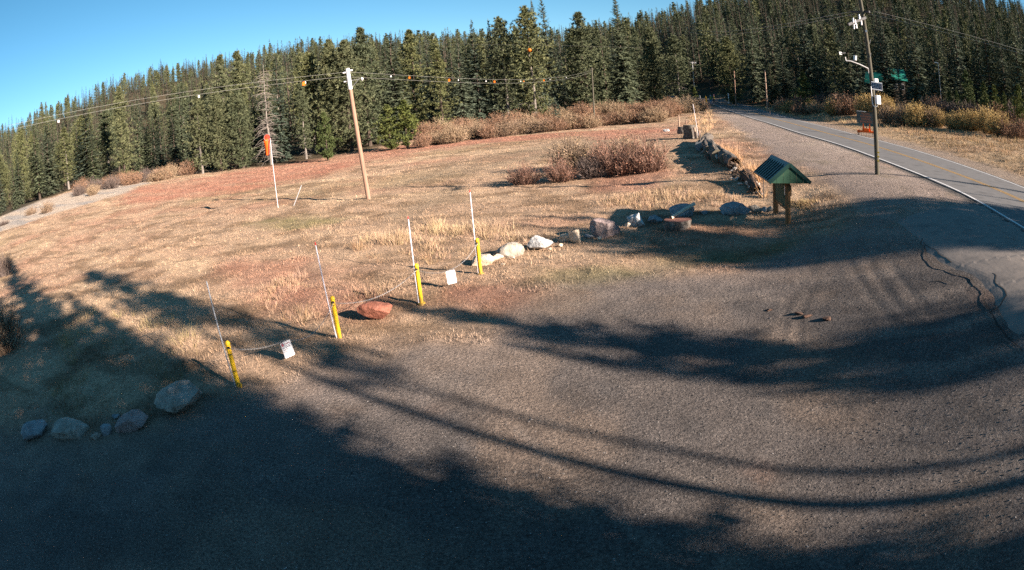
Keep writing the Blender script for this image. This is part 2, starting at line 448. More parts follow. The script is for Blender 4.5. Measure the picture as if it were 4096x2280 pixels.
AE += [Vector((11.3, 6.2, 0)), Vector((10.0, 1.0, 0))]
ae = resample(np.array([tuple(v)[:2] + (0,) for v in AE]), .25)[:, :2]
ae = ae + (np.stack([vnoise(ae[:, 0], ae[:, 1], .6, 91, 3), vnoise(ae[:, 0], ae[:, 1], .6, 92, 3)], 1) - .5) * .35
road_left = RLs[(RLs[:, 1] > .5) & (RLs[:, 1] < ae[0, 1] + 1.5)]
APRON = np.vstack([ae, (road_left[:, :2] - RN[0] * .12)])
def apron_z(x, y):
    sd = sdist(APRON, x, y); rd = np.min(np.hypot(x[:, None] - RLs[None, :, 0], y[:, None] - RLs[None, :, 1]), 1)
    return zt(x, y) + .03 - .045 * sstep(-.55, 0, sd) * (rd > .6)
Z0 = zt(GX, GY); ZN = zones(GX, GY)
AP_ = np.full(len(GX), 9.0); m_ = np.hypot(GX, GY) < 45; AP_[m_] = sdist(APRON, GX[m_], GY[m_])
soil = sstep(0, 2, AP_) * np.clip(1 - ZN['gravel'] - ZN['lot'] - ZN['road'] - ZN['sand'] - ZN['rshoulder'], 0, 1) * sstep(6, 9, np.hypot(GX, GY))
GZ = Z0 + soil * ((vnoise(GX, GY, .8, 3, 3) - .5) * .22 + (vnoise(GX, GY, 4, 4, 2) - .5) * .18) + ZN['lot'] * (vnoise(GX, GY, 1.1, 6, 3) - .5) * .03 * sstep(0, 1.5, AP_) - ZN['lot'] * track(GX, GY) * .014 * sstep(0, 1, AP_)
# ditch on the far side of the road
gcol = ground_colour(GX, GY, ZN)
idx = np.arange(len(GX)).reshape(len(rr), naz)
q = np.stack([idx[:-1], np.roll(idx, -1, 1)[:-1], np.roll(idx, -1, 1)[1:], idx[1:]], -1).reshape(-1, 4)
M_ground = mat('ground_cover', (.3, .2, .1), .95, 0, .1)
n = NT(M_ground)
vc = n.n('ShaderNodeVertexColor'); vc.layer_name = 'Col'
co = n.coord()
f1 = n.noise(co, 9, 6, .7); f2 = n.noise(co, 45, 4, .7); f3 = n.noise(co, 1.7, 4, .6); f4 = n.noise(co, 19, 5, .75)
c = n.mix(.75, vc.outputs[0], n.ramp(f1, [(.3, (.42, .40, .38)), (.5, (1, 1, 1)), (.72, (1.55, 1.5, 1.45))]), 'MULTIPLY')
at_ = n.n('ShaderNodeAttribute'); at_.attribute_name = 'gravelly'
sp = n.ramp(f2, [(.32, (.25, .25, .27)), (.48, (.95, .95, .95)), (.62, (1.2, 1.18, 1.15)), (.76, (3.2, 3.1, 3.0))])
c2 = n.mix(n.math('MULTIPLY', at_.outputs['Fac'], .85), c, n.mix(1.0, n.mix(1.0, vc.outputs[0], sp, 'MULTIPLY'), n.ramp(f4, [(.34, (.42, .42, .44)), (.5, (1, 1, 1)), (.66, (1.75, 1.72, 1.68))]), 'MULTIPLY'))
n.color(n.mix(.35, c2, n.ramp(f3, [(.3, (.7, .7, .7)), (.7, (1.3, 1.3, 1.3))]), 'MULTIPLY'))
n.bump(n.math('ADD', n.math('ADD', f1, n.math('MULTIPLY', f4, .5)), n.math('MULTIPLY', f2, .35)), 1.0, .1)
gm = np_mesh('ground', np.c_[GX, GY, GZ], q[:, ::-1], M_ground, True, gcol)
ga = gm.attributes.new('gravelly', 'FLOAT', 'POINT'); ga.data.foreach_set('value', np.clip(ZN['lot'] + ZN['gravel'] * .55 + ZN['rshoulder'] * .6, 0, 1).astype(np.float32))
ground = tag(link('ground', gm), 'dry meadow and gravel lot reaching to the forest', None, None, 'structure')

# ------------------------------------------------------------------ road
def ribbon(C, N, o0, o1, dz, keep=None, lift=None):
    """strip along a line between two sideways offsets"""
    L = C[:, :2] + N * o0; Rr = C[:, :2] + N * o1; z = C[:, 2] + dz
    V = np.empty((2 * len(C), 3)); V[0::2] = np.c_[L, z]; V[1::2] = np.c_[Rr, z]
    i = np.arange(len(C) - 1) * 2; Fq = np.stack([i, i + 1, i + 3, i + 2], 1)
    if keep is not None: Fq = Fq[keep[:-1]]
    return V, Fq
LEFT = RLs
M_road = noisy('road_asphalt', (.085, .083, .082), (.145, .14, .136), 1.1, .9, .45, .012, (.112, .11, .107))
nn = NT(M_road)
M_white = noisy('worn_white_paint', (.42, .42, .42), (.78, .78, .76), 14, .7, .1, .004)
M_yellow = noisy('worn_yellow_paint', (.28, .175, .06), (.44, .26, .07), 10, .7, .1, .004)
C3 = RLs
V, Fq = ribbon(C3, RN, -.14, RW + .25, 0)
Vs = V.copy(); Vs[:, 2] -= .16
nv = len(V); i = np.arange(len(C3) - 1) * 2
side = np.vstack([np.stack([i, i + 2, i + 2 + nv, i + nv], 1), np.stack([i + 1, i + 1 + nv, i + 3 + nv, i + 3], 1)])
# ragged edges
V[0::2, :2] += RN * ((vnoise(C3[:, 0], C3[:, 1], 2, 77, 2) - .5) * .25)[:, None]
V[1::2, :2] += RN * ((vnoise(C3[:, 0], C3[:, 1], 2, 78, 2) - .5) * .3)[:, None]
Vs[:, :2] = V[:, :2]
road = tag(link('road', np_mesh('road', np.vstack([V, Vs]), np.vstack([Fq[:, ::-1], side]), M_road)), 'two lane asphalt road curving up into the forest', None, None, 'structure')
for nm, o0, o1, m in (('edge_line', -.03, .11, M_white), ('edge_line', RW - .11, RW + .03, M_white), ('center_line', RW / 2 - .19, RW / 2 - .055, M_yellow), ('center_line', RW / 2 + .055, RW / 2 + .19, M_yellow)):
    V, Fq = ribbon(C3, RN, o0, o1, .006); link(nm, np_mesh(nm, V, Fq[:, ::-1], m), road)

# broken asphalt apron between the road and the lot, with its cracks
st_ = .13; gx, gy = np.meshgrid(np.arange(APRON[:, 0].min(), APRON[:, 0].max(), st_), np.arange(APRON[:, 1].min(), APRON[:, 1].max(), st_))
sh_ = gx.shape; gx, gy = gx.ravel(), gy.ravel(); sd_ = sdist(APRON, gx, gy)
zz = apron_z(gx, gy)
ii = np.arange(len(gx)).reshape(sh_); fq = np.stack([ii[:-1, :-1], ii[:-1, 1:], ii[1:, 1:], ii[1:, :-1]], -1).reshape(-1, 4)
fq = fq[(sd_[fq] < 0).all(1)]
# raw edge of the slab
from collections import Counter
ec = Counter(); 
for f in fq:
    for k in range(4): ec[tuple(sorted((f[k], f[(k + 1) % 4])))] += 1
be = np.array([e for e, c in ec.items() if c == 1]); nb_ = len(gx)
lf = np.stack([be[:, 0], be[:, 1], be[:, 1] + nb_, be[:, 0] + nb_], 1)
M_apron = noisy('weathered_apron_asphalt', (.115, .105, .097), (.2, .172, .15), 1.4, .92, .6, .02, (.155, .14, .127))
apron = tag(link('asphalt_apron', np_mesh('asphalt_apron', np.vstack([np.c_[gx, gy, zz], np.c_[gx, gy, zz - .07]]), np.vstack([fq, lf]), M_apron)), 'cracked asphalt apron where the lot meets the road', None, None, 'structure')
M_crack = noisy('crack_fill', (.012, .012, .012), (.035, .03, .025), 20, .95, 0)
def crack(pts, w, seed):
    g = [P(x * S2, y * S2) for x, y in pts]
    c = resample(np.array([tuple(v) for v in g]), .12)
    if len(c) < 4: return
    c[:, :2] += (np.stack([vnoise(c[:, 0], c[:, 1], .5, seed, 3), vnoise(c[:, 0], c[:, 1], .5, seed + 1, 3)], 1) - .5) * .3
    c[:, 2] = np.maximum(apron_z(c[:, 0], c[:, 1]), zt(c[:, 0], c[:, 1]) + .012) + .006
    t = np.gradient(c[:, :2], axis=0); t /= np.linalg.norm(t, axis=1)[:, None] + 1e-9; nrm = np.stack([t[:, 1], -t[:, 0]], 1)
    ww = w * (.3 + 1.2 * vnoise(c[:, 0], c[:, 1], .4, seed + 3, 2))
    V = np.empty((2 * len(c), 3)); V[0::2] = np.c_[c[:, :2] - nrm * ww[:, None], c[:, 2]]; V[1::2] = np.c_[c[:, :2] + nrm * ww[:, None], c[:, 2]]
    i = np.arange(len(c) - 1) * 2
    link('crack', np_mesh('crack', V, np.stack([i, i + 1, i + 3, i + 2], 1)[:, ::-1], M_crack), apron)
crack([(2320, 600), (2325, 640), (2345, 675), (2420, 690), (2465, 715), (2482, 770), (2490, 800), (2530, 850), (2576, 888)], .017, 101)
crack([(2325, 610), (2370, 650), (2400, 665)], .015, 111)
crack([(2490, 690), (2535, 735), (2530, 765), (2490, 790)], .015, 121)
crack([(2350, 710), (2380, 705), (2405, 715)], .02, 141)

# ------------------------------------------------------------------ grass and stones (nobody could count them)
def blades(px, py, pz, hgt, wid, lean, col, name, label, m, nb=5, spread=.06):
    """tufts: nb bent blades a tuft, all arrays per tuft"""
    k = len(px); a = rng.uniform(0, 2 * np.pi, (k, nb)); r = rng.uniform(0, 1, (k, nb)) * spread * (1 + hgt[:, None] * 2)
    bx = px[:, None] + np.cos(a) * r; by = py[:, None] + np.sin(a) * r; bz = np.repeat(pz[:, None], nb, 1)
    h = hgt[:, None] * rng.uniform(.55, 1.15, (k, nb)); L = lean[:, None] * rng.uniform(.3, 1.3, (k, nb)) * h
    b = a + rng.normal(0, .6, (k, nb)); ox = np.cos(b) * L; oy = np.sin(b) * L
    fa = rng.uniform(0, np.pi, (k, nb)); wx = np.cos(fa) * wid[:, None] / 2; wy = np.sin(fa) * wid[:, None] / 2
    v0 = np.stack([bx - wx, by - wy, bz - .02], -1); v1 = np.stack([bx + wx, by + wy, bz - .02], -1)
    v2 = np.stack([bx + ox, by + oy, bz + h * np.sqrt(np.clip(1 - (lean[:, None] * .6) ** 2, .2, 1))], -1)
    Vv = np.stack([v0, v1, v2], 2).reshape(-1, 3); T = np.arange(len(Vv)).reshape(-1, 3)
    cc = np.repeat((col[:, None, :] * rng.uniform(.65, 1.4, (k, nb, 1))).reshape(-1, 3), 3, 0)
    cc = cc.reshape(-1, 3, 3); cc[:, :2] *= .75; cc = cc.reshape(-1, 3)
    return tag(link(name, np_mesh(name, Vv, T, m, False, np.clip(cc, .005, .8))), label, None, None, 'stuff')
M_blade = vcol('dry_blades', .8)
def scatter(nn_, r0, r1, a0=-62, a1=66, power=1.0):
    u = rng.uniform(0, 1, nn_); r = np.exp(np.log(r0) + (np.log(r1) - np.log(r0)) * u ** power); a = np.radians(rng.uniform(a0, a1, nn_))
    return r * np.sin(a), r * np.cos(a), r
x, y, r = scatter(150000, 8, 125, power=.85)
z = zones(x, y)
den = np.clip(1 - z['lot'] * 1.0 - z['gravel'] * .8 - z['road'] * 2 - z['rshoulder'] * .96 - z['sand'] * .85 - z['forest'] * .8, 0, 1) * (.35 + .9 * sstep(.35, .6, vnoise(x, y, 1.1, 201, 3)))
k = rng.uniform(0, 1, len(x)) < den
x, y, r = x[k], y[k], r[k]; zk = {a: v[k] for a, v in z.items()}
gz = zt(x, y) + (vnoise(x, y, .8, 3, 3) - .5) * .22 + (vnoise(x, y, 4, 4, 2) - .5) * .18
cc = ground_colour(x, y, zk) * 1.12
tuss = sstep(.5, .75, vnoise(x, y, 1.3, 211, 3)); h = .05 + .085 * tuss + .05 * zk['red'] + .03 * rng.uniform(0, 1, len(x)) + zk['right'] * .25 * sstep(5.5, 9, r * 0 + 7)
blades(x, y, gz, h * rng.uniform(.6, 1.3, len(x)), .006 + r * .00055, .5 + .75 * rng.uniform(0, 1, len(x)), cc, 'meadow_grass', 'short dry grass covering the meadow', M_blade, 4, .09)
# taller stands
TALL = [(poly_px(p), d, h0, c0) for p, d, h0, c0 in (
    ([(880, 610), (1000, 565), (1150, 560), (1280, 575), (1420, 575), (1410, 600), (1250, 620), (1180, 650), (1040, 670), (900, 650)], 1500, .5, (.47, .335, .21)),
    ([(880, 620), (1030, 620), (1150, 660), (1040, 675), (920, 660)], 500, .4, (.32, .2, .12)),
    ([(1090, 570), (1160, 562), (1165, 590), (1095, 592)], 160, .5, (.56, .43, .25)),
    ([(600, 720), (760, 690), (960, 720), (1000, 770), (880, 800), (820, 850), (740, 830)], 700, .3, (.40, .265, .175)),
    ([(150, 850), (230, 790), (430, 770), (500, 850), (480, 900), (360, 960), (180, 960)], 420, .62, (.36, .28, .15)),
    ([(200, 960), (400, 930), (480, 960), (420, 1000), (120, 1050), (60, 1000)], 320, .42, (.26, .19, .10)),
    ([(1780, 370), (1830, 375), (1900, 420), (1935, 470), (1920, 500), (1880, 440), (1800, 395)], 1000, .75, (.56, .35, .2)),
    ([(1500, 500), (1720, 470), (1900, 500), (1900, 520), (1500, 530)], 600, .3, (.43, .3, .19)),
    ([(1730, 290), (1790, 275), (1800, 320), (1760, 350), (1735, 340)], 420, .7, (.56, .38, .22)),
    ([(1950, 500), (2100, 505), (2140, 530), (2000, 525)], 350, .2, (.38, .27, .14)),
    ([(2200, 300), (2576, 330), (2576, 420), (2400, 380), (2210, 320)], 2600, .5, (.40, .27, .15)),
    ([(1870, 265), (2000, 270), (2150, 300), (2160, 315), (2020, 300), (1890, 280)], 1500, .7, (.52, .38, .22)),
    ([(1850, 240), (2100, 260), (2576, 310), (2576, 335), (2200, 300), (1900, 262)], 1200, .45, (.45, .25, .13)))]
for poly, cnt, h0, c0 in TALL:
    lo, hi = poly.min(0), poly.max(0); pts = rng.uniform(lo, hi, (cnt * 8, 2)); pts = pts[inside(poly, pts[:, 0], pts[:, 1])][:cnt]
    if len(pts) < 3: continue
    x, y = pts.T; pn = vnoise(x, y, 1.5, 221, 3); edge_ = -sdist(poly, x, y); kk = (rng.uniform(0, 1, len(x)) < sstep(.33, .62, pn) * sstep(0, .9, edge_ + (pn - .4) * 2)) & (np.min(np.hypot(x[:, None] - RC[None, :, 0], y[:, None] - RC[None, :, 1]), 1) > 5.2); x, y = x[kk], y[kk]
    col = np.asarray(c0)[None] * rng.uniform(.75, 1.2, (len(x), 1)) + rng.normal(0, .012, (len(x), 3))
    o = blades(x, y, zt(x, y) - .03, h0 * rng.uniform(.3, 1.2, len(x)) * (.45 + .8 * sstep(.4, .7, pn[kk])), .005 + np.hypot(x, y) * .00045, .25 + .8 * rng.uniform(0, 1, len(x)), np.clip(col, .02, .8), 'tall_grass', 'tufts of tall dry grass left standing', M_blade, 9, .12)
# loose stones on the lot
t = np.array([(1, 0, 0), (0, 1, 0), (-1, 0, 0), (0, -1, 0), (0, 0, 1)], float)
tf = np.array([(0, 1, 4), (1, 2, 4), (2, 3, 4), (3, 0, 4)])
x, y, r = scatter(60000, 3.2, 45, -75, 75, .8); z = zones(x, y); kk = rng.uniform(0, 1, len(x)) < np.clip(z['lot'] + z['gravel'] * .25, 0, 1) * (z['road'] < .3); x, y, r = x[kk], y[kk], r[kk]
sz = (.004 + .009 * rng.uniform(0, 1, len(x)) ** 3) * (1 + r * .03); sz[rng.uniform(0, 1, len(x)) < .002] *= 2.4
ang = rng.uniform(0, 6.28, len(x)); sx = rng.uniform(.7, 1.4, (len(x), 3)) * sz[:, None]
vv = t[None] * sx[:, None, :]; vv[:, :, 2] *= .42
ca, sa = np.cos(ang)[:, None], np.sin(ang)[:, None]
vx = vv[:, :, 0] * ca - vv[:, :, 1] * sa + x[:, None]; vy = vv[:, :, 0] * sa + vv[:, :, 1] * ca + y[:, None]; vz = vv[:, :, 2] + (zt(x, y) + .004 + (vnoise(x, y, 1.1, 6, 3) - .5) * .03)[:, None]
tone = rng.choice([.05, .09, .14, .2, .34], len(x), p=[.25, .32, .28, .13, .02])[:, None] * np.array([[1.06, .99, .93]]) * rng.uniform(.8, 1.2, (len(x), 1))
tag(link('gravel_stones', np_mesh('gravel_stones', np.stack([vx, vy, vz], -1).reshape(-1, 3), (tf[None] + 5 * np.arange(len(x))[:, None, None]).reshape(-1, 3), vcol('stone_chips', .9), False, np.repeat(tone, 5, 0))), 'loose gravel stones strewn over the lot', None, None, 'stuff')

# ================================================================== trees and shrubs
M_bark = noisy('conifer_bark', (.04, .03, .024), (.10, .075, .058), 9, .95, .5, .03, stretch=(1, 1, .25))
M_grey = noisy('dead_grey_wood', (.12, .105, .092), (.25, .222, .195), 12, .95, .3, .02, stretch=(1, 1, .3))
def needle(name, c1, c2, c3):
    m = mat(name, c1, .75, 0, .2); n = NT(m)
    f = n.noise(n.coord(), .9, 4, .6); f2 = n.noise(n.coord(), 5, 3)
    oi = n.n('ShaderNodeObjectInfo')
    c = n.ramp(f, [(.3, c1), (.52, c2), (.74, c3)])
    c = n.mix(.5, c, n.ramp(f2, [(.3, (.55, .55, .55)), (.7, (1.4, 1.4, 1.4))]), 'MULTIPLY')
    n.color(n.mix(1.0, c, n.ramp(oi.outputs['Random'], [(0, (.72, .8, .86)), (.5, (1, 1, 1)), (1, (1.2, 1.16, .95))]), 'MULTIPLY'))
    return m
M_fir = needle('fir_needles', (.044, .06, .044), (.088, .108, .072), (.15, .165, .108))
M_pine = needle('pine_needles', (.052, .064, .033), (.105, .116, .06), (.175, .178, .095))
M_young = needle('young_pine_needles', (.055, .075, .024), (.095, .115, .036), (.13, .14, .05))

def tri_arrays(): return [], []
def fir_crown(H, Rm, seed, whorls=58, per=8, steps=7, low=.06, ragged=.25, droop=.45):
    g = np.random.default_rng(seed); B0 = []; B1 = []; B2 = []
    for i in range(whorls):
        t = (i + g.uniform(-.3, .3)) / whorls; t = min(max(t, 0), .995); h = H * (low + (1 - low) * t)
        prof = (1 - t) ** .82 * (1 - .35 * math.exp(-t * 9)) + .012
        for j in range(max(4, int(per * (1 - .45 * t)))):
            if g.uniform() < .06: continue
            L = Rm * prof * g.uniform(1 - ragged * 1.6, 1 + ragged * .6); a = g.uniform(0, 2 * math.pi)
            e = g.normal(-.12 + .65 * t, .12); dr = droop * g.uniform(.5, 1.2) * (1 - t)
            ca, sa = math.cos(a), math.sin(a); hh = h + g.uniform(-.15, .15)
            for k in range(1, steps + 1):
                s = k / steps
                p = np.array([ca * L * s, sa * L * s, hh + L * (s * math.tan(e) - dr * s * s + .12 * s ** 4)])
                tw = (L * .30 * (1.08 - s * .75) + .10) * g.uniform(.7, 1.25)
                for sg in (-1, 1):
                    b = a + sg * g.uniform(.55, 1.05); d = np.array([math.cos(b), math.sin(b), g.uniform(-.5, .12)]) * tw
                    wv = np.array([ca, sa, g.uniform(-.9, .3)]) * (.12 + tw * .32)
                    B0.append(p - wv * .5); B1.append(p + wv * .5); B2.append(p + d)
                if k == steps:
                    d = np.array([ca, sa, g.uniform(-.25, .2)]) * tw * .9; wv = np.array([-sa, ca, .3]) * tw * .3
                    B0.append(p - wv); B1.append(p + wv); B2.append(p + d)
    # leader
    for k in range(14):
        z = H * (.93 + .075 * k / 14); a = g.uniform(0, 6.28); L = (1.02 - k / 14) * .28 + .05
        B0.append((0, 0, z)); B1.append((0, 0, z + .22)); B2.append((math.cos(a) * L, math.sin(a) * L, z + g.uniform(-.05, .2)))
    V = np.stack([np.array(B0), np.array(B1), np.array(B2)], 1).reshape(-1, 3); return V, np.arange(len(V)).reshape(-1, 3)
def pine_crown(H, Rm, seed, nbr=150, low=.18, tufts=6, needles=9, shape=1.0, size=1.0):
    g = np.random.default_rng(seed); B = []
    for i in range(nbr):
        t = g.uniform(0, 1) ** .85; h = H * (low + (1 - low) * t)
        prof = (math.sin(min(1, (1 - t) * 1.25 + .02) * math.pi / 2) ** shape) * (.55 + .45 * min(1, t / .25)) + .03
        L = Rm * prof * g.uniform(.45, 1.15); a = g.uniform(0, 6.28); e = g.normal(.05 + .5 * t, .2)
        ca, sa = math.cos(a), math.sin(a)
        for k in range(tufts):
            s = .1 + .9 * (k + g.uniform(0, 1)) / tufts; off = L * .22 * (1 - s * .3)
            p = np.array([ca * L * s, sa * L * s, h + L * (s * math.tan(e) * .8 + .18 * s * s)]) + g.normal(0, 1, 3) * off * [1, 1, .5]
            q = size * g.uniform(.28, .55)
            for m in range(needles):
                d = g.normal(0, 1, 3) + np.array([ca * .5, sa * .5, .7]); d /= np.linalg.norm(d); w = np.cross(d, g.normal(0, 1, 3)); w /= np.linalg.norm(w) + 1e-9
                B.append((p - w * q * .17, p + w * q * .17, p + d * q))
    for k in range(24):
        z = H * g.uniform(.93, 1.0); d = g.normal(0, 1, 3) * [.5, .5, .3] + [0, 0, .8]; p = np.array([g.normal(0, .12), g.normal(0, .12), z]); B.append((p - [.07, 0, 0], p + [.07, 0, .02], p + d * .4))
    V = np.array(B).reshape(-1, 3); return V, np.arange(len(V)).reshape(-1, 3)
def trunk_mesh(name, H, r0, seed, dead=0, deadlow=.05, deadhigh=.35, dl=2.0, m=None, bend=.01):
    g = np.random.default_rng(seed); b = MB(); n = 7
    path = [(g.normal(0, bend) * H * (i / n), g.normal(0, bend) * H * (i / n), H * .985 * i / n - (.3 if i == 0 else 0)) for i in range(n + 1)]
    b.tube(path, [r0 * (1.25 if i == 0 else 1) * (1 - .93 * i / n) + .012 for i in range(n + 1)], 7)
    for i in range(dead):
        h = H * g.uniform(deadlow, deadhigh); a = g.uniform(0, 6.28); L = dl * g.uniform(.4, 1.1) * (1 - .5 * h / H); dz = g.uniform(-.5, .15)
        p = Vector((0, 0, h)); q_ = p + Vector((math.cos(a) * L * .55, math.sin(a) * L * .55, L * dz * .4)); e = p + Vector((math.cos(a + .2) * L, math.sin(a + .2) * L, L * dz - L * .12))
        b.tube([p, q_, e], [.035, .022, .008], 3, False)
        for s in range(2):
            f = p.lerp(e, g.uniform(.4, .9)); b.tube([f, f + Vector((g.normal(0, .3), g.normal(0, .3), g.normal(-.15, .2))) * L * .5], [.016, .005], 3, False)
    return b.mesh(name, m or M_bark, True)
PROTO = {}
def proto(key, H, cr, tr, m): PROTO[key] = (H, np_mesh(key + '_crown', cr[0], cr[1], m), tr)
for i, (rm, per, rag, dr) in enumerate(((3.2, 9, .28, .45), (3.7, 10, .22, .55), (2.6, 8, .35, .4), (4.2, 10, .3, .6), (3.0, 9, .4, .5))):
    proto('fir%d' % i, 22, fir_crown(22, rm, 100 + i, per=per, ragged=rag, droop=dr, low=(.02, .02, .04, .01, .12)[i]), trunk_mesh('fir_trunk', 22, .27, 120 + i, 10, .03, .2, 1.6), M_fir)
for i, (rm, nb_, low, shp) in enumerate(((3.5, 290, .03, .95), (3.7, 270, .07, .8), (2.9, 190, .14, .85), (4.3, 340, .02, 1.0), (2.7, 210, .05, .95))):
    proto('pine%d' % i, 20, pine_crown(20, rm, 200 + i, nbr=nb_, low=low, shape=shp), trunk_mesh('pine_trunk', 20, .24, 220 + i, 30, .04, .4, 2.6, M_grey if i in (1, 2) else M_bark), M_pine)
proto('young0', 6, pine_crown(6, 1.7, 301, nbr=90, low=.04, tufts=6, needles=10, shape=1.1, size=.75), trunk_mesh('young_trunk', 6, .1, 311), M_young)
proto('young1', 6, pine_crown(6, 1.5, 302, nbr=80, low=.03, tufts=6, needles=10, shape=1.2, size=.7), trunk_mesh('young_trunk', 6, .1, 312), M_young)
proto('sapling', 5, fir_crown(5, 1.0, 303, whorls=22, per=6, steps=4, low=.25), trunk_mesh('sapling_trunk', 5, .06, 313), M_fir)
proto('bigfir', 28, fir_crown(28, 4.9, 304, whorls=80, per=12, steps=9, low=.03, ragged=.2, droop=.55), trunk_mesh('fir_trunk', 28, .4, 314), M_fir)
proto('highpine', 28, pine_crown(28, 2.8, 305, nbr=120, low=.68, shape=.7), trunk_mesh('pine_trunk', 28, .3, 315, 12, .3, .7, 1.6), M_pine)
# dead snags: bare limbs as the crown
def snag(key, H, seed, dl):
    PROTO[key] = (H, trunk_mesh('bare_limbs', H * .35, .015, seed + 1, 60, .15, 1.0, dl, M_grey), trunk_mesh('snag_trunk', H, .2, seed, 150, .12, .93, dl, M_grey, .012))
snag('snag0', 16, 401, 3.2); snag('snag1', 14, 405, 2.0)
def tree(kind, loc, h, label, group=None, wid=1.0, name=None, rz=None, cat='tree'):
    H, cm, tm = PROTO[kind]; s = h / H
    nm = name or ('dead_snag' if kind.startswith('snag') else 'pine_tree' if kind[:4] in ('pine', 'youn', 'high') else 'fir_tree')
    o = empty(nm, loc, random.uniform(0, 6.28) if rz is None else rz, label, cat, group); o.scale = (s * wid, s * wid, s)
    link('trunk', tm, o); link('crown', cm, o)
    return o
# trees that can be told apart: kind, foot (px of the 4096 px photograph), top, distance, label
KEY = [
 ('snag0', (1084, 640), (1063, 248), 97, 1.0, 'bare grey dead tree with drooping limbs above the windsock'),
 ('fir1', (1136, 632), (1125, 218), 101, .8, 'dark layered fir just right of the bare grey dead tree'),
 ('pine3', (885, 669), (892, 358), 100, 1.0, 'rounded olive pine at the meadow edge left of the windsock'),
 ('pine0', (973, 661), (966, 351), 99, 1.05, 'full olive pine next to the windsock on its left'),
 ('pine1', (811, 683), (789, 388), 101, 1.0, 'olive pine with grey lower limbs behind the tan willows'),
 ('pine2', (1225, 622), (1240, 330), 98, .9, 'grey-limbed thin pine between dead tree and utility pole'),
 ('pine1', (1265, 617), (1250, 211), 106, 1.0, 'tall olive-grey pine left of the utility pole'),
 ('pine3', (1350, 617), (1313, 166), 102, 1.0, 'tall broad pine directly left of the utility pole top'),
 ('pine3', (1409, 610), (1387, 170), 100, 1.1, 'large yellowish pine behind the utility pole'),
 ('pine0', (1483, 602), (1472, 112), 104, 1.15, 'tall broad pine right behind the utility pole'),
 ('young0', (1313, 650), (1302, 455), 88, 1.0, 'young bright pine standing on red meadow left of the utility pole'),
 ('young0', (1563, 582), (1575, 423), 90, 1.3, 'left of the two bushy young pines right of the utility pole'),
 ('young1', (1630, 586), (1625, 403), 90, 1.45, 'right of the two bushy young pines right of the utility pole'),
 ('pine4', (1667, 500), (1644, 121), 116, 1.2, 'olive pine behind the two bushy young pines'),
 ('fir0', (1734, 500), (1713, 117), 118, .8, 'dark fir rising behind the right young pine'),
 ('pine4', (1772, 494), (1768, 201), 110, 1.1, 'slim yellow-green pine among dark firs at meadow edge'),
 ('fir2', (1801, 498), (1793, 121), 114, .9, 'blue-green fir beside the slim yellow-green pine'),
 ('fir3', (1856, 481), (1847, 135), 113, .85, 'broad dark fir with low sweeping limbs behind the willows'),
 ('fir3', (1922, 473), (1918, 75), 116, .9, 'tall fir with blunt top left of the tall pine cluster'),
 ('fir4', (1990, 477), (1973, 75), 116, .9, 'thin-topped fir with bare dark lower trunk'),
 ('pine1', (2035, 473), (2008, 73), 115, 1.0, 'tall pine with open crown left of the orange ball'),
 ('pine1', (2144, 460), (2094, 33), 114, 1.25, 'very tall pine with grey dead limbs at its base behind orange ball'),
 ('fir1', (2170, 440), (2155, -5), 122, .75, 'tall dark fir just right of the orange ball'),
 ('fir3', (2211, 450), (2203, -34), 124, .85, 'tallest dark fir near the middle of the tree line'),
 ('sapling', (2228, 494), (2220, 390), 98, 1.1, 'thin small fir sapling standing among the tan willows'),
 ('pine0', (2353, 441), (2340, 52), 122, 1.3, 'olive pine directly behind the dark distant pole'),
 ('fir2', (2430, 420), (2415, 76), 138, 1.0, 'narrow dark fir left of the huge blue-green fir'),
 ('bigfir', (2505, 414), (2470, -15), 130, 1.0, 'huge broad blue-green fir standing before the forest'),
 ('pine0', (2622, 386), (2601, 117), 142, 1.2, 'green pine right of the huge blue-green fir'),
 ('pine1', (2719, 393), (2691, 145), 138, 1.3, 'wide pine with grey limbs left of the road bend'),
 ('young1', (2781, 412), (2781, 350), 140, 1.0, 'small young pine beside the road bend'),
 ('pine3', (2932, 392), (2905, 152), 152, 1.25, 'wide dark pine right of the road bend'),
 ('young1', (3221, 405), (3203, 293), 112, 1.3, 'young green pine at the forest foot right of the road'),
 ('pine2', (3346, 390), (3331, 105), 112, 1.1, 'slim grey pine with many bare lower limbs'),
 ('fir4', (3442, 400), (3411, 85), 108, 1.0, 'fir with thick bare lower trunk left of the weather pole'),
 ('fir0', (3546, 388), (3534, 60), 112, 1.0, 'dark fir behind the solar panel'),
 ('fir2', (3602, 380), (3599, 165), 104, .75, 'thin young fir between the green roofs and big fir'),
 ('fir3', (3682, 405), (3657, 74), 104, 1.0, 'big full fir right of the green roofs'),
 ('young0', (3799, 406), (3792, 363), 96, .9, 'small young pine, leftmost of the right-hand group'),
 ('young1', (3829, 412), (3823, 365), 94, .9, 'small young pine, second of the right-hand group'),
 ('young0', (3872, 400), (3866, 289), 97, 1.0, 'taller young pine above the tan willows at right'),
 ('young1', (3940, 419), (3934, 332), 93, 1.0, 'young pine, fourth of the right-hand group'),
 ('young0', (3983, 431), (3977, 345), 91, 1.0, 'young pine, fifth of the right-hand group'),
 ('young1', (4020, 425), (4014, 369), 92, .9, 'short young pine near the right frame edge'),
 ('young0', (4082, 455), (4070, 345), 86, 1.1, 'young pine at the very right edge above the willows'),
]
taken = []
for kind, b, t, dist, w, lab in KEY:
    loc = AD(*b, dist); h = max(top(loc, *t), 1.5)
    tree(kind, loc, h, lab, None, w * (1.0 if kind.startswith(('young', 'snag', 'sap', 'big')) else min(1.25, 22 / h)), rz=random.uniform(0, 6.28)); taken.append((loc.x, loc.y))
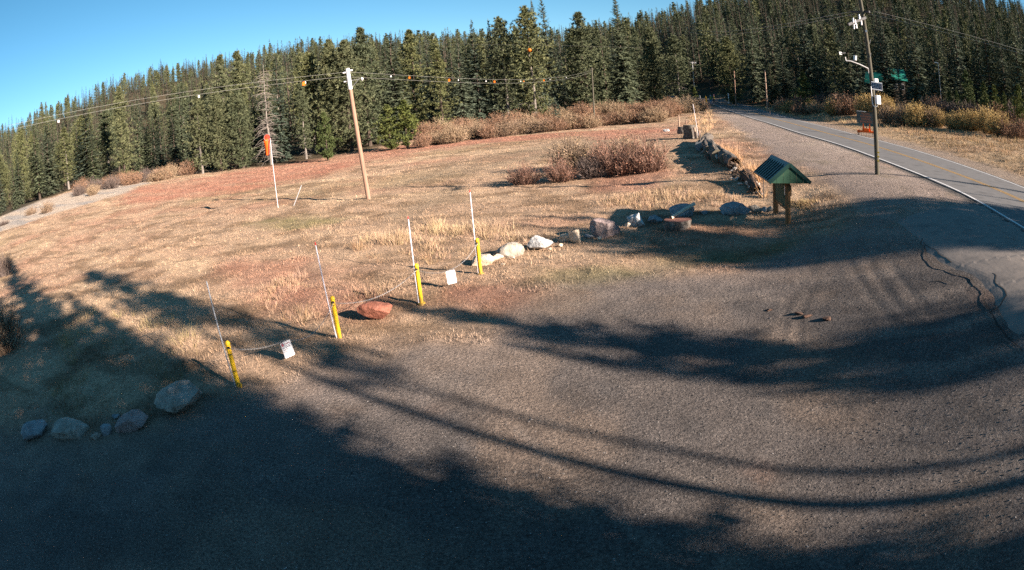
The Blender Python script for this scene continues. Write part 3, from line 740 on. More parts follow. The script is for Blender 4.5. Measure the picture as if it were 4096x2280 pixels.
# the rest of the near forest, tree by tree
taken_ = list(taken)
def free(x, y, m):
    return all((x - a) ** 2 + (y - b) ** 2 > m * m for a, b in taken_)
SECT = ((-40, 'at the far left end of the forest'), (-26, 'in the forest left of the windsock'), (-8, 'in the forest behind windsock and meadow pole'), (7, 'in the forest behind the middle of the meadow'),
        (19, 'in the forest between dark pole and road'), (33, 'in the forest just right of the road bend'), (43, 'in the forest behind the weather pole'), (99, 'on the wooded slope at the right edge'))
cnt = 0; tries = 0
while cnt < 246 and tries < 9000:
    tries += 1
    az = random.uniform(-57, 61); d0 = float(np.interp(az, TL_AZ, TL_D)); d = d0 + 3 + 62 * random.random() ** 1.4
    x, y = d * math.sin(R(az)), d * math.cos(R(az))
    if not free(x, y, 3.0 + .018 * (d - 100)): continue
    if any(abs(az - a_) < 1.0 and 108 < d < 124 for a_ in (37.0, 39.8)): continue
    if np.min(np.hypot(RC[:, 0] - x, RC[:, 1] - y)) < 8: continue
    z = zt1(x, y); hmax = ZC + d * math.tan(R(float(skyline(az)))) - z
    fir = random.random() < (.62 if az < -30 else .5 if az < 16 else .72)
    h = min(random.choice((random.uniform(9, 17), random.uniform(15, 27), random.uniform(18, 28))) * (1 if fir else .9), hmax * (random.uniform(.45, .85) if az < -27 else random.uniform(.66, 1.04)))
    if h < 6: continue
    kind = 'fir%d' % random.randrange(5) if fir else 'pine%d' % random.randrange(5)
    where = next(t for a_, t in SECT if az < a_); kk_ = 'fir' if fir else 'pine'; row_ = 'front-row' if d < d0 + 14 else 'inner'
    tree(kind, (x, y, z), h, '%s %s %s' % (row_, 'dark fir' if fir else 'olive pine', where), '%s %ss %s' % (row_, kk_, where), random.uniform(.8, 1.4) * min(1.35, 20 / h))
    taken_.append((x, y)); cnt += 1
# farther up the hills the wood reads as one mass
lowp = []
protoc = bpy.data.collections.new('hill_conifers')
for i in range(4):
    if i < 3: V, T = fir_crown(20, (2.6, 2.1, 3.0)[i], 500 + i, whorls=30, per=7, steps=4, low=.08)
    else: V, T = pine_crown(19, 2.4, 503, nbr=110, low=.2, tufts=4, needles=6, size=1.3)
    b = MB(); b.tube([(0, 0, -.5), (0, 0, 18)], [.28, .04], 5)
    tv = np.array(b.v); tq = [f for f in b.f if len(f) == 4]; tt_ = np.array([(f[0], f[1], f[2]) for f in tq] + [(f[0], f[2], f[3]) for f in tq])
    me = np_mesh('hill_conifer', np.vstack([V, tv]), np.vstack([T, tt_ + len(V)]), None, False, None, [M_fir if i < 3 else M_pine, M_bark], np.r_[np.zeros(len(T)), np.ones(len(tt_))])
    protoc.objects.link(bpy.data.objects.new('hill_conifer', me))
N_ = 6500
az = rng.uniform(-66, 70, N_); d = 110 + 420 * rng.uniform(0, 1, N_) ** .75; d0 = np.interp(az, TL_AZ, TL_D)
x = d * np.sin(np.radians(az)); y = d * np.cos(np.radians(az))
k = (d > d0 + np.where((az > 17) & (az < 21.8), 2, 45)) & (np.min(np.hypot(x[:, None] - RC[None, :, 0], y[:, None] - RC[None, :, 1]), 1) > 9)
az, d, x, y = az[k], d[k], x[k], y[k]
gz = zt(x, y); hm = ZC + d * np.tan(np.radians(skyline(az))) - gz
h = np.minimum(np.where(az < -22, rng.uniform(9, 18, len(x)), rng.uniform(13, 26, len(x))), hm * rng.uniform(.6, 1.12, len(x))); k = h > 6
x, y, gz, h = x[k], y[k], gz[k], h[k]
pm = bpy.data.meshes.new('hill_forest'); pm.vertices.add(len(x)); pm.vertices.foreach_set('co', np.stack([x, y, gz - .3], 1).astype(np.float32).ravel())
for nm, typ, val in (('sc', 'FLOAT', h / 20), ('rt', 'FLOAT', rng.uniform(0, 6.28, len(x))), ('wi', 'FLOAT', rng.uniform(1.0, 1.55, len(x)))):
    a = pm.attributes.new(nm, typ, 'POINT'); a.data.foreach_set('value', np.asarray(val, np.float32))
hf = tag(link('hill_forest', pm), 'dense conifer wood covering the hillsides behind the near trees', None, None, 'stuff')
ng = bpy.data.node_groups.new('hill_forest', 'GeometryNodeTree')
ng.interface.new_socket('Geometry', in_out='INPUT', socket_type='NodeSocketGeometry'); ng.interface.new_socket('Geometry', in_out='OUTPUT', socket_type='NodeSocketGeometry')
gi = ng.nodes.new('NodeGroupInput'); go = ng.nodes.new('NodeGroupOutput'); ip = ng.nodes.new('GeometryNodeInstanceOnPoints'); ci = ng.nodes.new('GeometryNodeCollectionInfo')
m2p = ng.nodes.new('GeometryNodeMeshToPoints')
ci.inputs['Collection'].default_value = protoc; ci.inputs['Separate Children'].default_value = True; ci.inputs['Reset Children'].default_value = True
def natt(nm):
    o = ng.nodes.new('GeometryNodeInputNamedAttribute'); o.data_type = 'FLOAT'; o.inputs[0].default_value = nm; return [s for s in o.outputs if s.enabled and s.name == 'Attribute'][0]
cx = ng.nodes.new('ShaderNodeCombineXYZ'); sc = ng.nodes.new('ShaderNodeCombineXYZ'); mu = ng.nodes.new('ShaderNodeMath'); mu.operation = 'MULTIPLY'
L = ng.links.new
L(gi.outputs[0], m2p.inputs[0]); L(m2p.outputs[0], ip.inputs['Points']); L(ci.outputs[0], ip.inputs['Instance']); ip.inputs['Pick Instance'].default_value = True
L(natt('rt'), cx.inputs[2]); L(cx.outputs[0], ip.inputs['Rotation']); L(natt('sc'), mu.inputs[0]); L(natt('wi'), mu.inputs[1])
L(mu.outputs[0], sc.inputs[0]); L(mu.outputs[0], sc.inputs[1]); L(natt('sc'), sc.inputs[2]); L(sc.outputs[0], ip.inputs['Scale']); L(ip.outputs[0], go.inputs[0])
hf.modifiers.new('scatter', 'NODES').node_group = ng

# ------------------------------------------------------------------ trees behind the lens, whose shadows fall across the lot
SH = np.array([-SD[0], -SD[1]]) / math.hypot(SD[0], SD[1]); SP = np.array([-SH[1], SH[0]]) * -1
if SP[1] < 0: SP = -SP
for kind, v, tip, ub, w, lab in (
    ('bigfir', 1.6, 53, -12, 1.0, 'tall fir behind the lot casting the longest shadow'), ('highpine', 6.4, 29, -24, .95, 'tall bare-stemmed pine behind the lot casting a thin shadow line'),
    ('highpine', 7.15, 18, -26, .8, 'second bare-stemmed pine behind the lot casting a thin shadow line'), ('bigfir', 10.5, 8.8, -20, 1.45, 'fir behind the lot casting a wedge of shadow on the gravel'),
    ('bigfir', 21.0, 10.5, -27, .85, 'fir beside the road casting the shadow across the kiosk'), ('bigfir', 19.2, 9.5, -27, 1.1, 'second fir beside the road shading the rocks left of the kiosk'), ('bigfir', 17.2, 5.0, -27, 1.25, 'fir beside the road casting the shadow nearer than the kiosk'),
    ('bigfir', 15.9, -2, -29, 1.2, 'fir beside the road shading the near apron'), ('bigfir', 20.3, 5.0, -30, 1.3, 'broad fir beside the road shading the apron'), ('fir2', 29.6, 5.6, -40, .5, 'slim fir shading the shoulder by the weather pole'),
    ('fir2', 25.6, -3, -40, .55, 'slim fir shading the road in thin bars'), ('fir4', 27.5, -9, -42, .6, 'another slim fir shading the road in thin bars'),
    ('bigfir', 2.6, 30, -14, .95, 'fir behind the lot shading its left corner'), ('bigfir', -1.8, 40, -16, 1.1, 'broad fir behind the lot shading the dark corner'), ('bigfir', .6, 14, -22, 1.3, 'fir close behind the lot shading its near edge'),
    ('bigfir', -4.5, 30, -16, 1.2, 'broad fir behind the lot at its dark side'), ('bigfir', -8, 34, -15, 1.2, 'fir behind the lot farther to its dark side'), ('bigfir', -12.5, 36, -14, 1.2, 'fir behind the lot farthest to its dark side'),
    ('bigfir', 4.0, 26, -15, .95, 'fir behind the lot beside the bare-stemmed pines'), ('bigfir', 9.5, 3, -21, 1.2, 'fir behind the lot thickening the wedge of shadow'), ('bigfir', 18.4, 1, -28, 1.6, 'thick fir beside the road shading the apron middle'), ('bigfir', 21.4, 3, -29, 1.2, 'fir beside the road shading the far apron'), ('bigfir', 16.4, 0, -30, 1.3, 'thick fir beside the road shading the apron front'),
    ('bigfir', 18.8, 7.5, -32, 1.6, 'wide fir over the road shading the kiosk ground'), ('bigfir', 18.0, 6, -33, 1.7, 'wide fir over the road shading the dark band'), ('bigfir', 17.2, 2.5, -34, 1.7, 'wide fir over the road shading the band edge'), ('bigfir', 22.2, 8, -34, 1.1, 'fir over the road at the back of the dark band'),
    ('bigfir', 17.8, 8, -34, 1.8, 'widest fir over the road shading the apron'), ('bigfir', 16.6, 5, -36, 1.8, 'wide fir over the road at the front of the dark band'), ('bigfir', 15.7, 1.5, -35, 1.4, 'fir over the road edging the dark band'),
    ('bigfir', -.2, 33, -19, 1.2, 'fir filling the dark corner behind the lot'), ('bigfir', 4.3, 20, -20, .9, 'fir at the edge of the dark corner'), ('bigfir', -3.2, 34, -22, 1.3, 'wide fir in the middle of the dark corner'), ('bigfir', -2.5, 24, -21, 1.5, 'widest fir of the dark corner'), ('bigfir', -6.5, 26, -20, 1.5, 'wide fir at the back of the dark corner'),
    ('fir2', 13.6, -5.5, -24, .9, 'fir by the road shading the apron edge'), ('fir2', 23.6, -4, -32, .8, 'short fir by the road shading its near lane'), ('bigfir', 3.2, 8, -20, .8, 'small fir nearest the dark corner')):
    h = (tip - ub) * math.tan(R(SUN_EL)); x, y = SH * ub + SP * v
    tree(kind, (x, y, zt1(x, y)), h, lab, None, w)
# slim trees on the right bank that bar the far road with shadow
for (x, y), back, h, lab in (((50, 112), 38, 19, 'slim fir on the right bank shading the road below the bend'), ((51, 131), 36, 18, 'slim fir on the right bank shading the road at the bend'), ((52, 142), 34, 17, 'slim fir on the right bank nearest the bend')):
    x, y = np.array([x, y]) - SH * back; tree('fir2', (x, y, zt1(x, y)), h, lab, None, .5)

# ------------------------------------------------------------------ willow shrubs
def shrub_mesh(name, seed, stems, H, Rm, c_st, c_lf, leaves=5, upright=.5):
    g = np.random.default_rng(seed); V = []; T = []; C = []
    def tri(a, b, c, col):
        n0 = len(V); V.extend((a, b, c)); T.append((n0, n0 + 1, n0 + 2)); C.extend((col, col, col))
    for i in range(stems):
        a = g.uniform(0, 6.28); rr_ = g.uniform(0, 1) ** .6; b0 = np.array([math.cos(a), math.sin(a), 0]) * Rm * .45 * rr_; lean = rr_ * g.uniform(.5, 1.1)
        hh = H * g.uniform(.4, 1.15) * (1 - .35 * rr_ ** 2); d = np.array([math.cos(a) * lean * Rm * .62, math.sin(a) * lean * Rm * .62, hh]); mid = b0 + d * .55 + np.array([0, 0, hh * .06]); tip = b0 + d + g.normal(0, .06, 3) * H
        col = np.array(c_st) * g.uniform(.6, 1.5); w = np.cross(d, g.normal(0, 1, 3)); w = w / np.linalg.norm(w) * .014 * g.uniform(.7, 1.3); w2 = np.cross(d, w); w2 = w2 / np.linalg.norm(w2) * np.linalg.norm(w)
        for ww in (w, w2):
            tri(b0 - ww, b0 + ww, mid + ww * .7, col); tri(b0 - ww, mid + ww * .7, mid - ww * .7, col); tri(mid - ww * .7, mid + ww * .7, tip, col)
        for k in range(6):
            s = g.uniform(.3, .95); p = b0 + d * s; dd = d / np.linalg.norm(d) + g.normal(0, .55, 3); dd = dd / np.linalg.norm(dd) * H * g.uniform(.12, .3); wv = np.cross(dd, g.normal(0, 1, 3)); wv = wv / np.linalg.norm(wv) * .014
            tri(p - wv, p + wv, p + dd, col * g.uniform(.8, 1.3))
            for q in range(leaves):
                pp = p + dd * g.uniform(.3, 1.05) + g.normal(0, .05, 3); e = g.normal(0, 1, 3); e = e / np.linalg.norm(e) * g.uniform(.05, .11); f = np.cross(e, g.normal(0, 1, 3)); f = f / np.linalg.norm(f) * .022
                tri(pp - f, pp + f, pp + e, np.array(c_lf) * g.uniform(.55, 1.45))
    return np_mesh(name, np.array(V), np.array(T), vcol('shrub_twigs', .85) if 'shrub_twigs' not in bpy.data.materials else bpy.data.materials['shrub_twigs'], False, np.clip(np.array(C), .01, .8))
SHRUB = {}
for key, cs, cl, lv in (('rust', (.21, .138, .1), (.30, .175, .105), 3), ('tan', (.24, .175, .12), (.34, .245, .15), 3), ('gold', (.26, .185, .09), (.44, .31, .12), 5), ('red', (.19, .118, .09), (.27, .135, .09), 1), ('olive', (.2, .145, .105), (.29, .205, .125), 2), ('dark', (.12, .095, .085), (.16, .11, .085), 1)):
    SHRUB[key] = [shrub_mesh('shrub_' + key, 600 + 10 * i + len(key), 170, 2.0, 1.35, cs, cl, lv) for i in range(2)]
def shrub(key, loc, h, w, label, group=None):
    o = link('willow_shrub', random.choice(SHRUB[key])); o.location = (loc[0], loc[1], loc[2] - .08); o.rotation_euler = (0, 0, random.uniform(0, 6.28)); o.scale = (w / 2.7, w / 2.7 * random.uniform(.9, 1.1), h / 2.0)
    return tag(o, label, 'shrub', group)
# the clump in the middle of the meadow (foot px, height, width)
for key, b, h, w, lab in (('red', (2100, 735), 1.35, 2.6, 'purplish bare shrub at the left end of the meadow clump'), ('red', (2240, 725), 1.5, 2.6, 'reddish twiggy shrub second in the meadow clump'),
                          ('olive', (2290, 680), 2.35, 3.6, 'pale leafy shrub at the back left of the meadow clump'), ('red', (2430, 672), 2.2, 3.4, 'reddish tall shrub at the back of the meadow clump'),
                          ('olive', (2520, 662), 2.15, 3.2, 'yellowish leafy shrub at the back right of the meadow clump'), ('red', (2480, 700), 2.1, 3.2, 'dense reddish shrub in the front middle of the meadow clump'),
                          ('red', (2590, 690), 2.3, 3.0, 'bright red-brown shrub at the right end of the meadow clump'), ('dark', (2370, 712), 1.5, 2.4, 'dark twiggy shrub low in the meadow clump'),
                          ('olive', (190, 850), 1.6, 3.2, 'low olive shrub on the pale flat at left'), ('olive', (125, 858), 1.2, 2.6, 'smaller olive shrub beside the one on the pale flat'),
                          ('tan', (372, 780), 1.7, 3.0, 'lone tan shrub on the far side of the pale flat'), ('tan', (640, 722), 2.0, 5.0, 'wide tan-yellow shrub at the edge of red meadow'), ('tan', (680, 712), 2.3, 4.0, 'tan-yellow shrub beside the widest one'),
                          ('rust', (755, 700), 2.6, 4.2, 'dark rust shrub beside the tan-yellow shrubs'), ('rust', (700, 690), 2.4, 4.2, 'rust shrub behind the tan-yellow shrubs'), ('dark', (15, 1105), 1.9, 2.6, 'brown shrub cut by the left frame edge'),
                          ('olive', (25, 1400), 2.0, 2.8, 'dark shrub in shade at the left frame edge'), ('dark', (15, 900), .7, 2.6, 'low dark bush on the flat at the far left')):
    shrub(key, P(*b), h, w, lab)
def row(pts, n_, keys, h0, h1, w0, w1, label, group, jit=4.0, P_=None):
    pts = np.array(pts, float); L_ = np.r_[0, np.cumsum(np.linalg.norm(np.diff(pts[:, :2], axis=0), axis=1))]
    for s in np.linspace(0, L_[-1], n_):
        px, py, dist = [float(np.interp(s, L_, pts[:, i])) for i in range(3)]
        loc = AD(px + random.uniform(-12, 12), py, dist + random.uniform(-jit, jit)) if dist else P(px + random.uniform(-12, 12), py + random.uniform(-4, 4))
        if np.min(np.hypot(RC[:, 0] - loc.x, RC[:, 1] - loc.y)) < 6: continue
        shrub(random.choice(keys), loc, random.uniform(h0, h1), random.uniform(w0, w1), label, group)
row([(300, 735, 100), (560, 712, 100), (640, 700, 99)], 12, ['rust', 'dark'], 1.6, 2.6, 3, 5, 'rusty willow shrub in the strip below the left forest', 'willows below the left forest', 3)
row([(1690, 590, 89), (1900, 560, 91), (2100, 540, 92), (2300, 515, 94), (2500, 505, 97), (2640, 500, 96)], 22, ['tan', 'rust', 'tan', 'olive'], 1.9, 2.8, 3.2, 5, 'front row willow shrub along the far meadow edge', 'front willows along the far meadow edge', 2)
row([(1700, 560, 100), (2000, 540, 104), (2300, 500, 112), (2500, 480, 118), (2700, 460, 122), (2790, 430, 126)], 34, ['rust', 'tan', 'rust'], 2.4, 3.4, 3.6, 5.6, 'rusty willow shrub in the thicket behind the meadow', 'thicket willows behind the meadow', 8)
row([(2660, 480, 100), (2740, 440, 116), (2810, 430, 118)], 10, ['rust', 'tan'], 2.0, 3.0, 3, 4.5, 'orange willow shrub left of the road shoulder', 'willows by the road shoulder', 4)
row([(2965, 405, 140), (3100, 425, 118), (3250, 440, 108), (3400, 450, 98)], 15, ['rust', 'rust', 'tan', 'gold'], 1.6, 2.8, 2.6, 4.6, 'orange willow shrub along the right side of the road', 'willows along the right roadside', 4)
row([(3330, 420, 100), (3420, 425, 96), (3560, 450, 92)], 7, ['rust', 'gold'], 2.8, 3.8, 3.6, 5.2, 'large rust willow behind the message sign', 'large willows behind the message sign', 2)
row([(3560, 440, 88), (3680, 465, 86), (3740, 470, 84)], 5, ['gold', 'olive', 'gold'], 2.9, 3.8, 4.2, 5.8, 'large golden willow right of the weather pole', 'golden willows right of the weather pole', 2)
row([(3760, 470, 84), (3860, 485, 82), (3960, 495, 78), (4080, 510, 75)], 8, ['gold', 'rust'], 2.2, 3.4, 3.6, 5.2, 'golden brown willow near the right frame edge', 'willows near the right frame edge', 2)
row([(3700, 430, 96), (3850, 440, 94), (4080, 465, 90)], 10, ['dark', 'rust'], 2.5, 3.2, 4, 5, 'purplish willow behind the golden ones', 'purplish willows at the forest foot', 2)
row([(3150, 420, 122), (3300, 410, 112), (3330, 410, 108)], 6, ['dark'], 2.4, 3.2, 4, 5, 'dark bare willow at the forest foot', 'dark willows at the forest foot', 2)

# ================================================================== things
M_yel = noisy('bollard_yellow', (.50, .29, .012), (.76, .47, .015), 9, .5, .1, .004, (.66, .40, .012), spec=.4)
_yn = NT(M_yel); _old = _yn.b.inputs['Base Color'].links[0].from_socket           # mud splashed up from the ground
_sx = _yn.n("ShaderNodeSeparateXYZ"); _yn.l(_yn.coord(), _sx.inputs[0])
_mud = _yn.math('MULTIPLY', _yn.ramp(_yn.math('ADD', _sx.outputs[2], _yn.math('MULTIPLY', _yn.noise(_yn.coord(), 14, 4), .3)), [(.12, (1, 1, 1)), (.34, (0, 0, 0))]), .8)
_yn.color(_yn.mix(_mud, _old, (.12, .085, .055)))
M_black = mat('black_strap', (.02, .02, .02), .6)
M_whiteplas = noisy('white_fibreglass', (.62, .60, .68), (.82, .80, .86), 7, .5, 0)
M_greypole = noisy('grey_fibreglass', (.32, .35, .38), (.5, .52, .55), 7, .5, 0)
M_redtip = mat('red_tip', (.6, .05, .05), .5)
M_galv = noisy('galvanised_steel', (.22, .22, .22), (.4, .4, .4), 20, .5, .05, .002, metal=.6)
M_signw = mat('sign_white', (.82, .82, .84), .4)
M_signr = mat('sign_red_print', (.5, .03, .05), .5)
M_signk = mat('sign_grey_print', (.25, .25, .3), .5)
M_pole = noisy('weathered_pole_wood', (.16, .105, .075), (.36, .25, .185), 7, .9, .35, .01, (.26, .18, .13), stretch=(3, 3, .2))
M_pale = noisy('pale_pole_wood', (.15, .088, .06), (.31, .19, .135), 6, .85, .35, .01, (.225, .135, .095), stretch=(3, 3, .2))
M_green_pole = noisy('treated_pole_wood', (.04, .036, .027), (.095, .088, .066), 7, .9, .4, .01, (.065, .06, .045), stretch=(3, 3, .2))
M_wire = mat('line_wire', (.42, .42, .38), .5, .4)
M_porc = mat('porcelain', (.75, .75, .78), .3, 0, .5)
M_orange = noisy('marker_orange', (.6, .11, .004), (.7, .16, .008), 5, .45, 0)
M_darkmetal = noisy('dark_steel', (.03, .03, .032), (.06, .06, .062), 9, .6, .1, .003, metal=.3)
M_whitemetal = mat('white_painted_metal', (.78, .78, .78), .4, .1)
def uv(vec): return Vector(vec).normalized()

# ---- yellow bollards with marker stakes
BOLL = [((957, 1551), (826, 1125), 'nearest of the four yellow bollards, half in shade'), ((1360, 1357), (1260, 968), 'second yellow bollard, beside the red rock'),
        ((1686, 1212), (1632, 866), 'third yellow bollard, behind the red rock'), ((1923, 1094), (1879, 759), 'farthest yellow bollard, beside the pale rocks')]
STAKE = ['grey snow stake strapped to the nearest yellow bollard', 'white snow stake strapped to the yellow bollard beside the red rock', 'white red-tipped snow stake behind the red rock', 'white snow stake rising from the bollard by the pale rocks']
bpos = []
for i, (b, t, lab) in enumerate(BOLL):
    loc = P(*b); bpos.append(loc); h = 1.06; r = .054
    o = empty('bollard', loc, 0, lab, 'bollard', 'yellow bollards in a row')
    MB().tube([(0, 0, -.2), (0, 0, h - .06)], r, 16).build('post', M_yel, o, True)
    MB().lathe([(r + .004, h - .062), (r + .004, h - .03), (r * .85, h - .008), (r * .45, h + .012), (0, h + .016)], 16).build('cap', M_yel, o, True)
    MB().lathe([(r + .05, -.02), (r + .05, .015), (r + .004, .02)], 14).build('base_collar', M_yel, o, True)
    view = uv((-loc.x, -loc.y, 0)); left = Vector((view.y, -view.x, 0))
    if left.dot(Vector((1, 0, 0))) > 0: left = -left
    st = left * (r + .018)
    for z in (.78, .4) if i == 0 else (.86,):
        MB().lathe([(r + .002, z - .007), (r + .004, z), (r + .002, z + .007)], 14).build('strap', M_black, o, True)
    hk = MB().box((0, 0, 0), (.05, .03, .04)).build('hook', M_black, o); hk.location = view * (r + .01) + Vector((0, 0, h - .12))
    if i == 0: MB().tube([(.0, 0, .02), (.09, -.05, .05), (.10, -.06, .13)], [.03, .03, .02], 6).build('foot_latch', M_yel, o, True)
    tp = at_dist(*t, math.hypot(loc.x, loc.y)) - loc
    s = empty('snow_stake', loc + st, 0, STAKE[i], 'stake', 'snow stakes on the bollards')
    tp = tp - st
    MB().tube([(0, 0, -.05), tp * .5, tp * .97], .0145, 8).build('rod', M_greypole if i == 0 else M_whiteplas, s, True)
    MB().tube([tp * .97, tp], [.017, .012], 8).build('tip', M_greypole if i == 0 else M_redtip, s, True)
# ---- chains with their hanging signs
def chain_links(pts, name, label):
    pts = resample(np.array([tuple(p) for p in pts]), .001)
    d = np.r_[0, np.cumsum(np.linalg.norm(np.diff(pts, axis=0), axis=1))]; b = MB(); s = 0; k = 0; step = .042
    o0 = Vector(pts[0])
    while s < d[-1] - step:
        p = Vector([np.interp(s, d, pts[:, i]) for i in range(3)]) - o0; q_ = Vector([np.interp(s + step * 1.35, d, pts[:, i]) for i in range(3)]) - o0
        ax = (q_ - p).normalized(); u = ax.cross(Vector((0, 0, 1))).normalized(); w = ax.cross(u)
        sd_ = u if k % 2 else w; c = (p + q_) / 2; hl = (q_ - p).length / 2; hw = .011
        ring = [c + ax * (hl * math.cos(a) * 1.0) + sd_ * (hw * math.sin(a)) for a in np.linspace(0, 2 * math.pi, 9)]
        b.tube(ring, .0036, 3, False); s += step; k += 1
    o = b.build(name, M_galv); o.location = o0; return tag(o, label, 'chain', 'chains between the bollards')
def hang(a, b_, sag, n=40):
    a, b_ = Vector(a), Vector(b_); return [a.lerp(b_, t) - Vector((0, 0, sag * 4 * t * (1 - t))) for t in np.linspace(0, 1, n)]
def on_seg(a, b_, px, py):
    """point over the segment a-b that a pixel's ray meets"""
    d = ray(px, py); den = d[0] * (b_.y - a.y) - d[1] * (b_.x - a.x); t = (a.x * d[1] - a.y * d[0]) / den * -1
    t = (a.y * d[0] - a.x * d[1]) / (-(b_.y - a.y) * d[0] + (b_.x - a.x) * d[1]); q_ = a.lerp(b_, t); D = math.hypot(q_.x, q_.y); return Vector((q_.x, q_.y, ZC + d[2] / math.hypot(d[0], d[1]) * D))
def text_mesh(s, size, m, name, parent, loc, rot=None, depth=.0008, align='CENTER'):
    cu = bpy.data.curves.new(name, 'FONT'); cu.body = s; cu.size = size; cu.align_x = align; cu.align_y = 'CENTER'; cu.extrude = depth; cu.resolution_u = 2
    tmp = bpy.data.objects.new('tmp', cu); COL.objects.link(tmp)
    me = bpy.data.meshes.new_from_object(tmp.evaluated_get(bpy.context.evaluated_depsgraph_get())); COL.objects.unlink(tmp); bpy.data.objects.remove(tmp)
    me.materials.clear(); me.materials.append(m); o = link(name, me, parent); o.location = loc
    if rot: o.rotation_euler = rot
    return o
def rounded(w, h, r, n=5):
    out = []
    for cx_, cy_, a0 in ((w / 2 - r, h / 2 - r, 0), (-w / 2 + r, h / 2 - r, 90), (-w / 2 + r, -h / 2 + r, 180), (w / 2 - r, -h / 2 + r, 270)):
        for k in range(n): a = R(a0 + 90 * k / (n - 1)); out.append((cx_ + r * math.cos(a), cy_ + r * math.sin(a)))
    return out
def chain_sign(c, along, lab, printed, tilt=-.12):
    """hanging sign facing the lens, c = its middle"""
    rz = math.atan2(-c.x, c.y) + along
    o = empty('chain_sign', c - Vector((0, 0, .19)), rz, lab, 'sign', 'signs hung on the chains'); o.rotation_euler = (.0, tilt, rz)
    w, h = .26, .38
    MB().prism(rounded(w, h, .03), -.0015, .0015, 'y').build('plate', M_signw, o).location = (0, 0, h / 2)
    bd = MB(); ro, ri = rounded(w - .02, h - .02, .024), rounded(w - .03, h - .03, .02); nn_ = len(ro)
    bd.add([(x, -.0022, y) for x, y in ro] + [(x, -.0022, y) for x, y in ri], [(k, (k + 1) % nn_, nn_ + (k + 1) % nn_, nn_ + k) for k in range(nn_)]); bd.build('border_print', M_signk, o).location = (0, 0, h / 2)
    if printed:
        MB().box((-.085, -.0022, h - .055), (.05, .001, .07)).build('header_print', M_signr, o)
        text_mesh('P', .055, M_signw, 'header_letter', o, (-.085, -.0032, h - .055), (R(90), 0, 0))
        text_mesh('PARKING', .032, M_signr, 'header_word', o, (.03, -.0024, h - .055), (R(90), 0, 0))
        MB().box((0, -.0022, h - .098), (w - .035, .001, .004)).build('rule_print', M_signk, o)
        lines = MB()
        for k, ws in enumerate(((.05, .07, .04), (.06, .05), (.045, .03))):
            x0 = -.1
            for w_ in ws: lines.box((x0 + w_ / 2, -.0022, h - .135 - k * .05), (w_, .001, .018)); x0 += w_ + .012
        lines.build('small_print', M_signk, o)
    for sx in (-.09, .09):
        MB().tube([(sx, 0, h - .02), (sx, 0, h + .035)], .004, 5).build('hanger', M_galv, o)
    return o
att = [p + Vector((0, 0, .93)) + uv((-p.x, -p.y, 0)) * .08 for p in bpos]
s1 = on_seg(bpos[0], bpos[1], 1154, 1395); s2 = on_seg(bpos[2], bpos[3], 1807, 1108)
g1, g2 = zt1(s1.x, s1.y), zt1(s2.x, s2.y); s1.z = max(s1.z, g1 + .22); s2.z = max(s2.z, g2 + .22)
chain_sign(s1, R(14), 'white parking notice with red heading hung on the nearest chain', True)
chain_sign(s2, R(10), 'blank-looking white sign hung on the farthest chain', False, -.06)
t1 = s1 + Vector((0, 0, .22)); t2 = s2 + Vector((0, 0, .22))
chain_links(hang(att[0], t1, .10) + hang(t1, att[1], .30)[1:], 'chain', 'chain from the nearest bollard past the parking notice')
chain_links(hang(att[1], att[2], .28), 'chain', 'sagging chain behind the red rock')
chain_links(hang(att[2], t2, .10) + hang(t2, att[3], .12)[1:], 'chain', 'chain holding the blank white sign by the farthest bollard')

# ---- rocks
def rock_mesh(name, seed, dims, mtl, cuts=11, rough=.045):
    bm = bmesh.new(); bmesh.ops.create_icosphere(bm, subdivisions=4, radius=1.0); g = np.random.default_rng(seed)
    V = np.array([v.co for v in bm.verts])
    for i in range(cuts):
        nrm = g.normal(0, 1, 3); nrm /= np.linalg.norm(nrm); dd = g.uniform(.45, .82); e = V @ nrm - dd; V = V - np.maximum(e, 0)[:, None] * nrm[None] * .92
    off = g.uniform(0, 50, 3)
    for k in range(len(V)):
        p = Vector(V[k] * 1.6 + off); nz = mnoise.fractal(p, .9, 2.1, 5) * rough * 1.5 + mnoise.noise(Vector(V[k] * 6 + off)) * rough * .5; V[k] *= 1 + nz * 1.5
    V = V * np.array(dims) / 2
    for v, c in zip(bm.verts, V): v.co = c
    me = bpy.data.meshes.new(name); bm.to_mesh(me); bm.free(); me.materials.append(mtl)
    me.polygons.foreach_set('use_smooth', [True] * len(me.polygons))
    try: me.set_sharp_from_angle(angle=R(22))
    except Exception: pass
    return me
def rock_mat(name, a, b, c): return noisy(name, a, b, 4.5, .92, 1.0, .06, c)
M_cream = rock_mat('cream_rock', (.3, .21, .14), (.54, .45, .34), (.64, .58, .5)); M_whr = rock_mat('white_rock', (.26, .25, .24), (.52, .51, .49), (.66, .65, .63))
M_red = rock_mat('red_rock', (.14, .05, .03), (.25, .095, .062), (.31, .135, .095)); M_pinkr = rock_mat('pink_grey_rock', (.2, .155, .145), (.31, .235, .22), (.4, .35, .34))
M_grr = rock_mat('grey_rock', (.14, .15, .16), (.26, .27, .28), (.36, .36, .36)); M_tanr = rock_mat('tan_grey_rock', (.17, .15, .12), (.32, .285, .24), (.42, .385, .335))
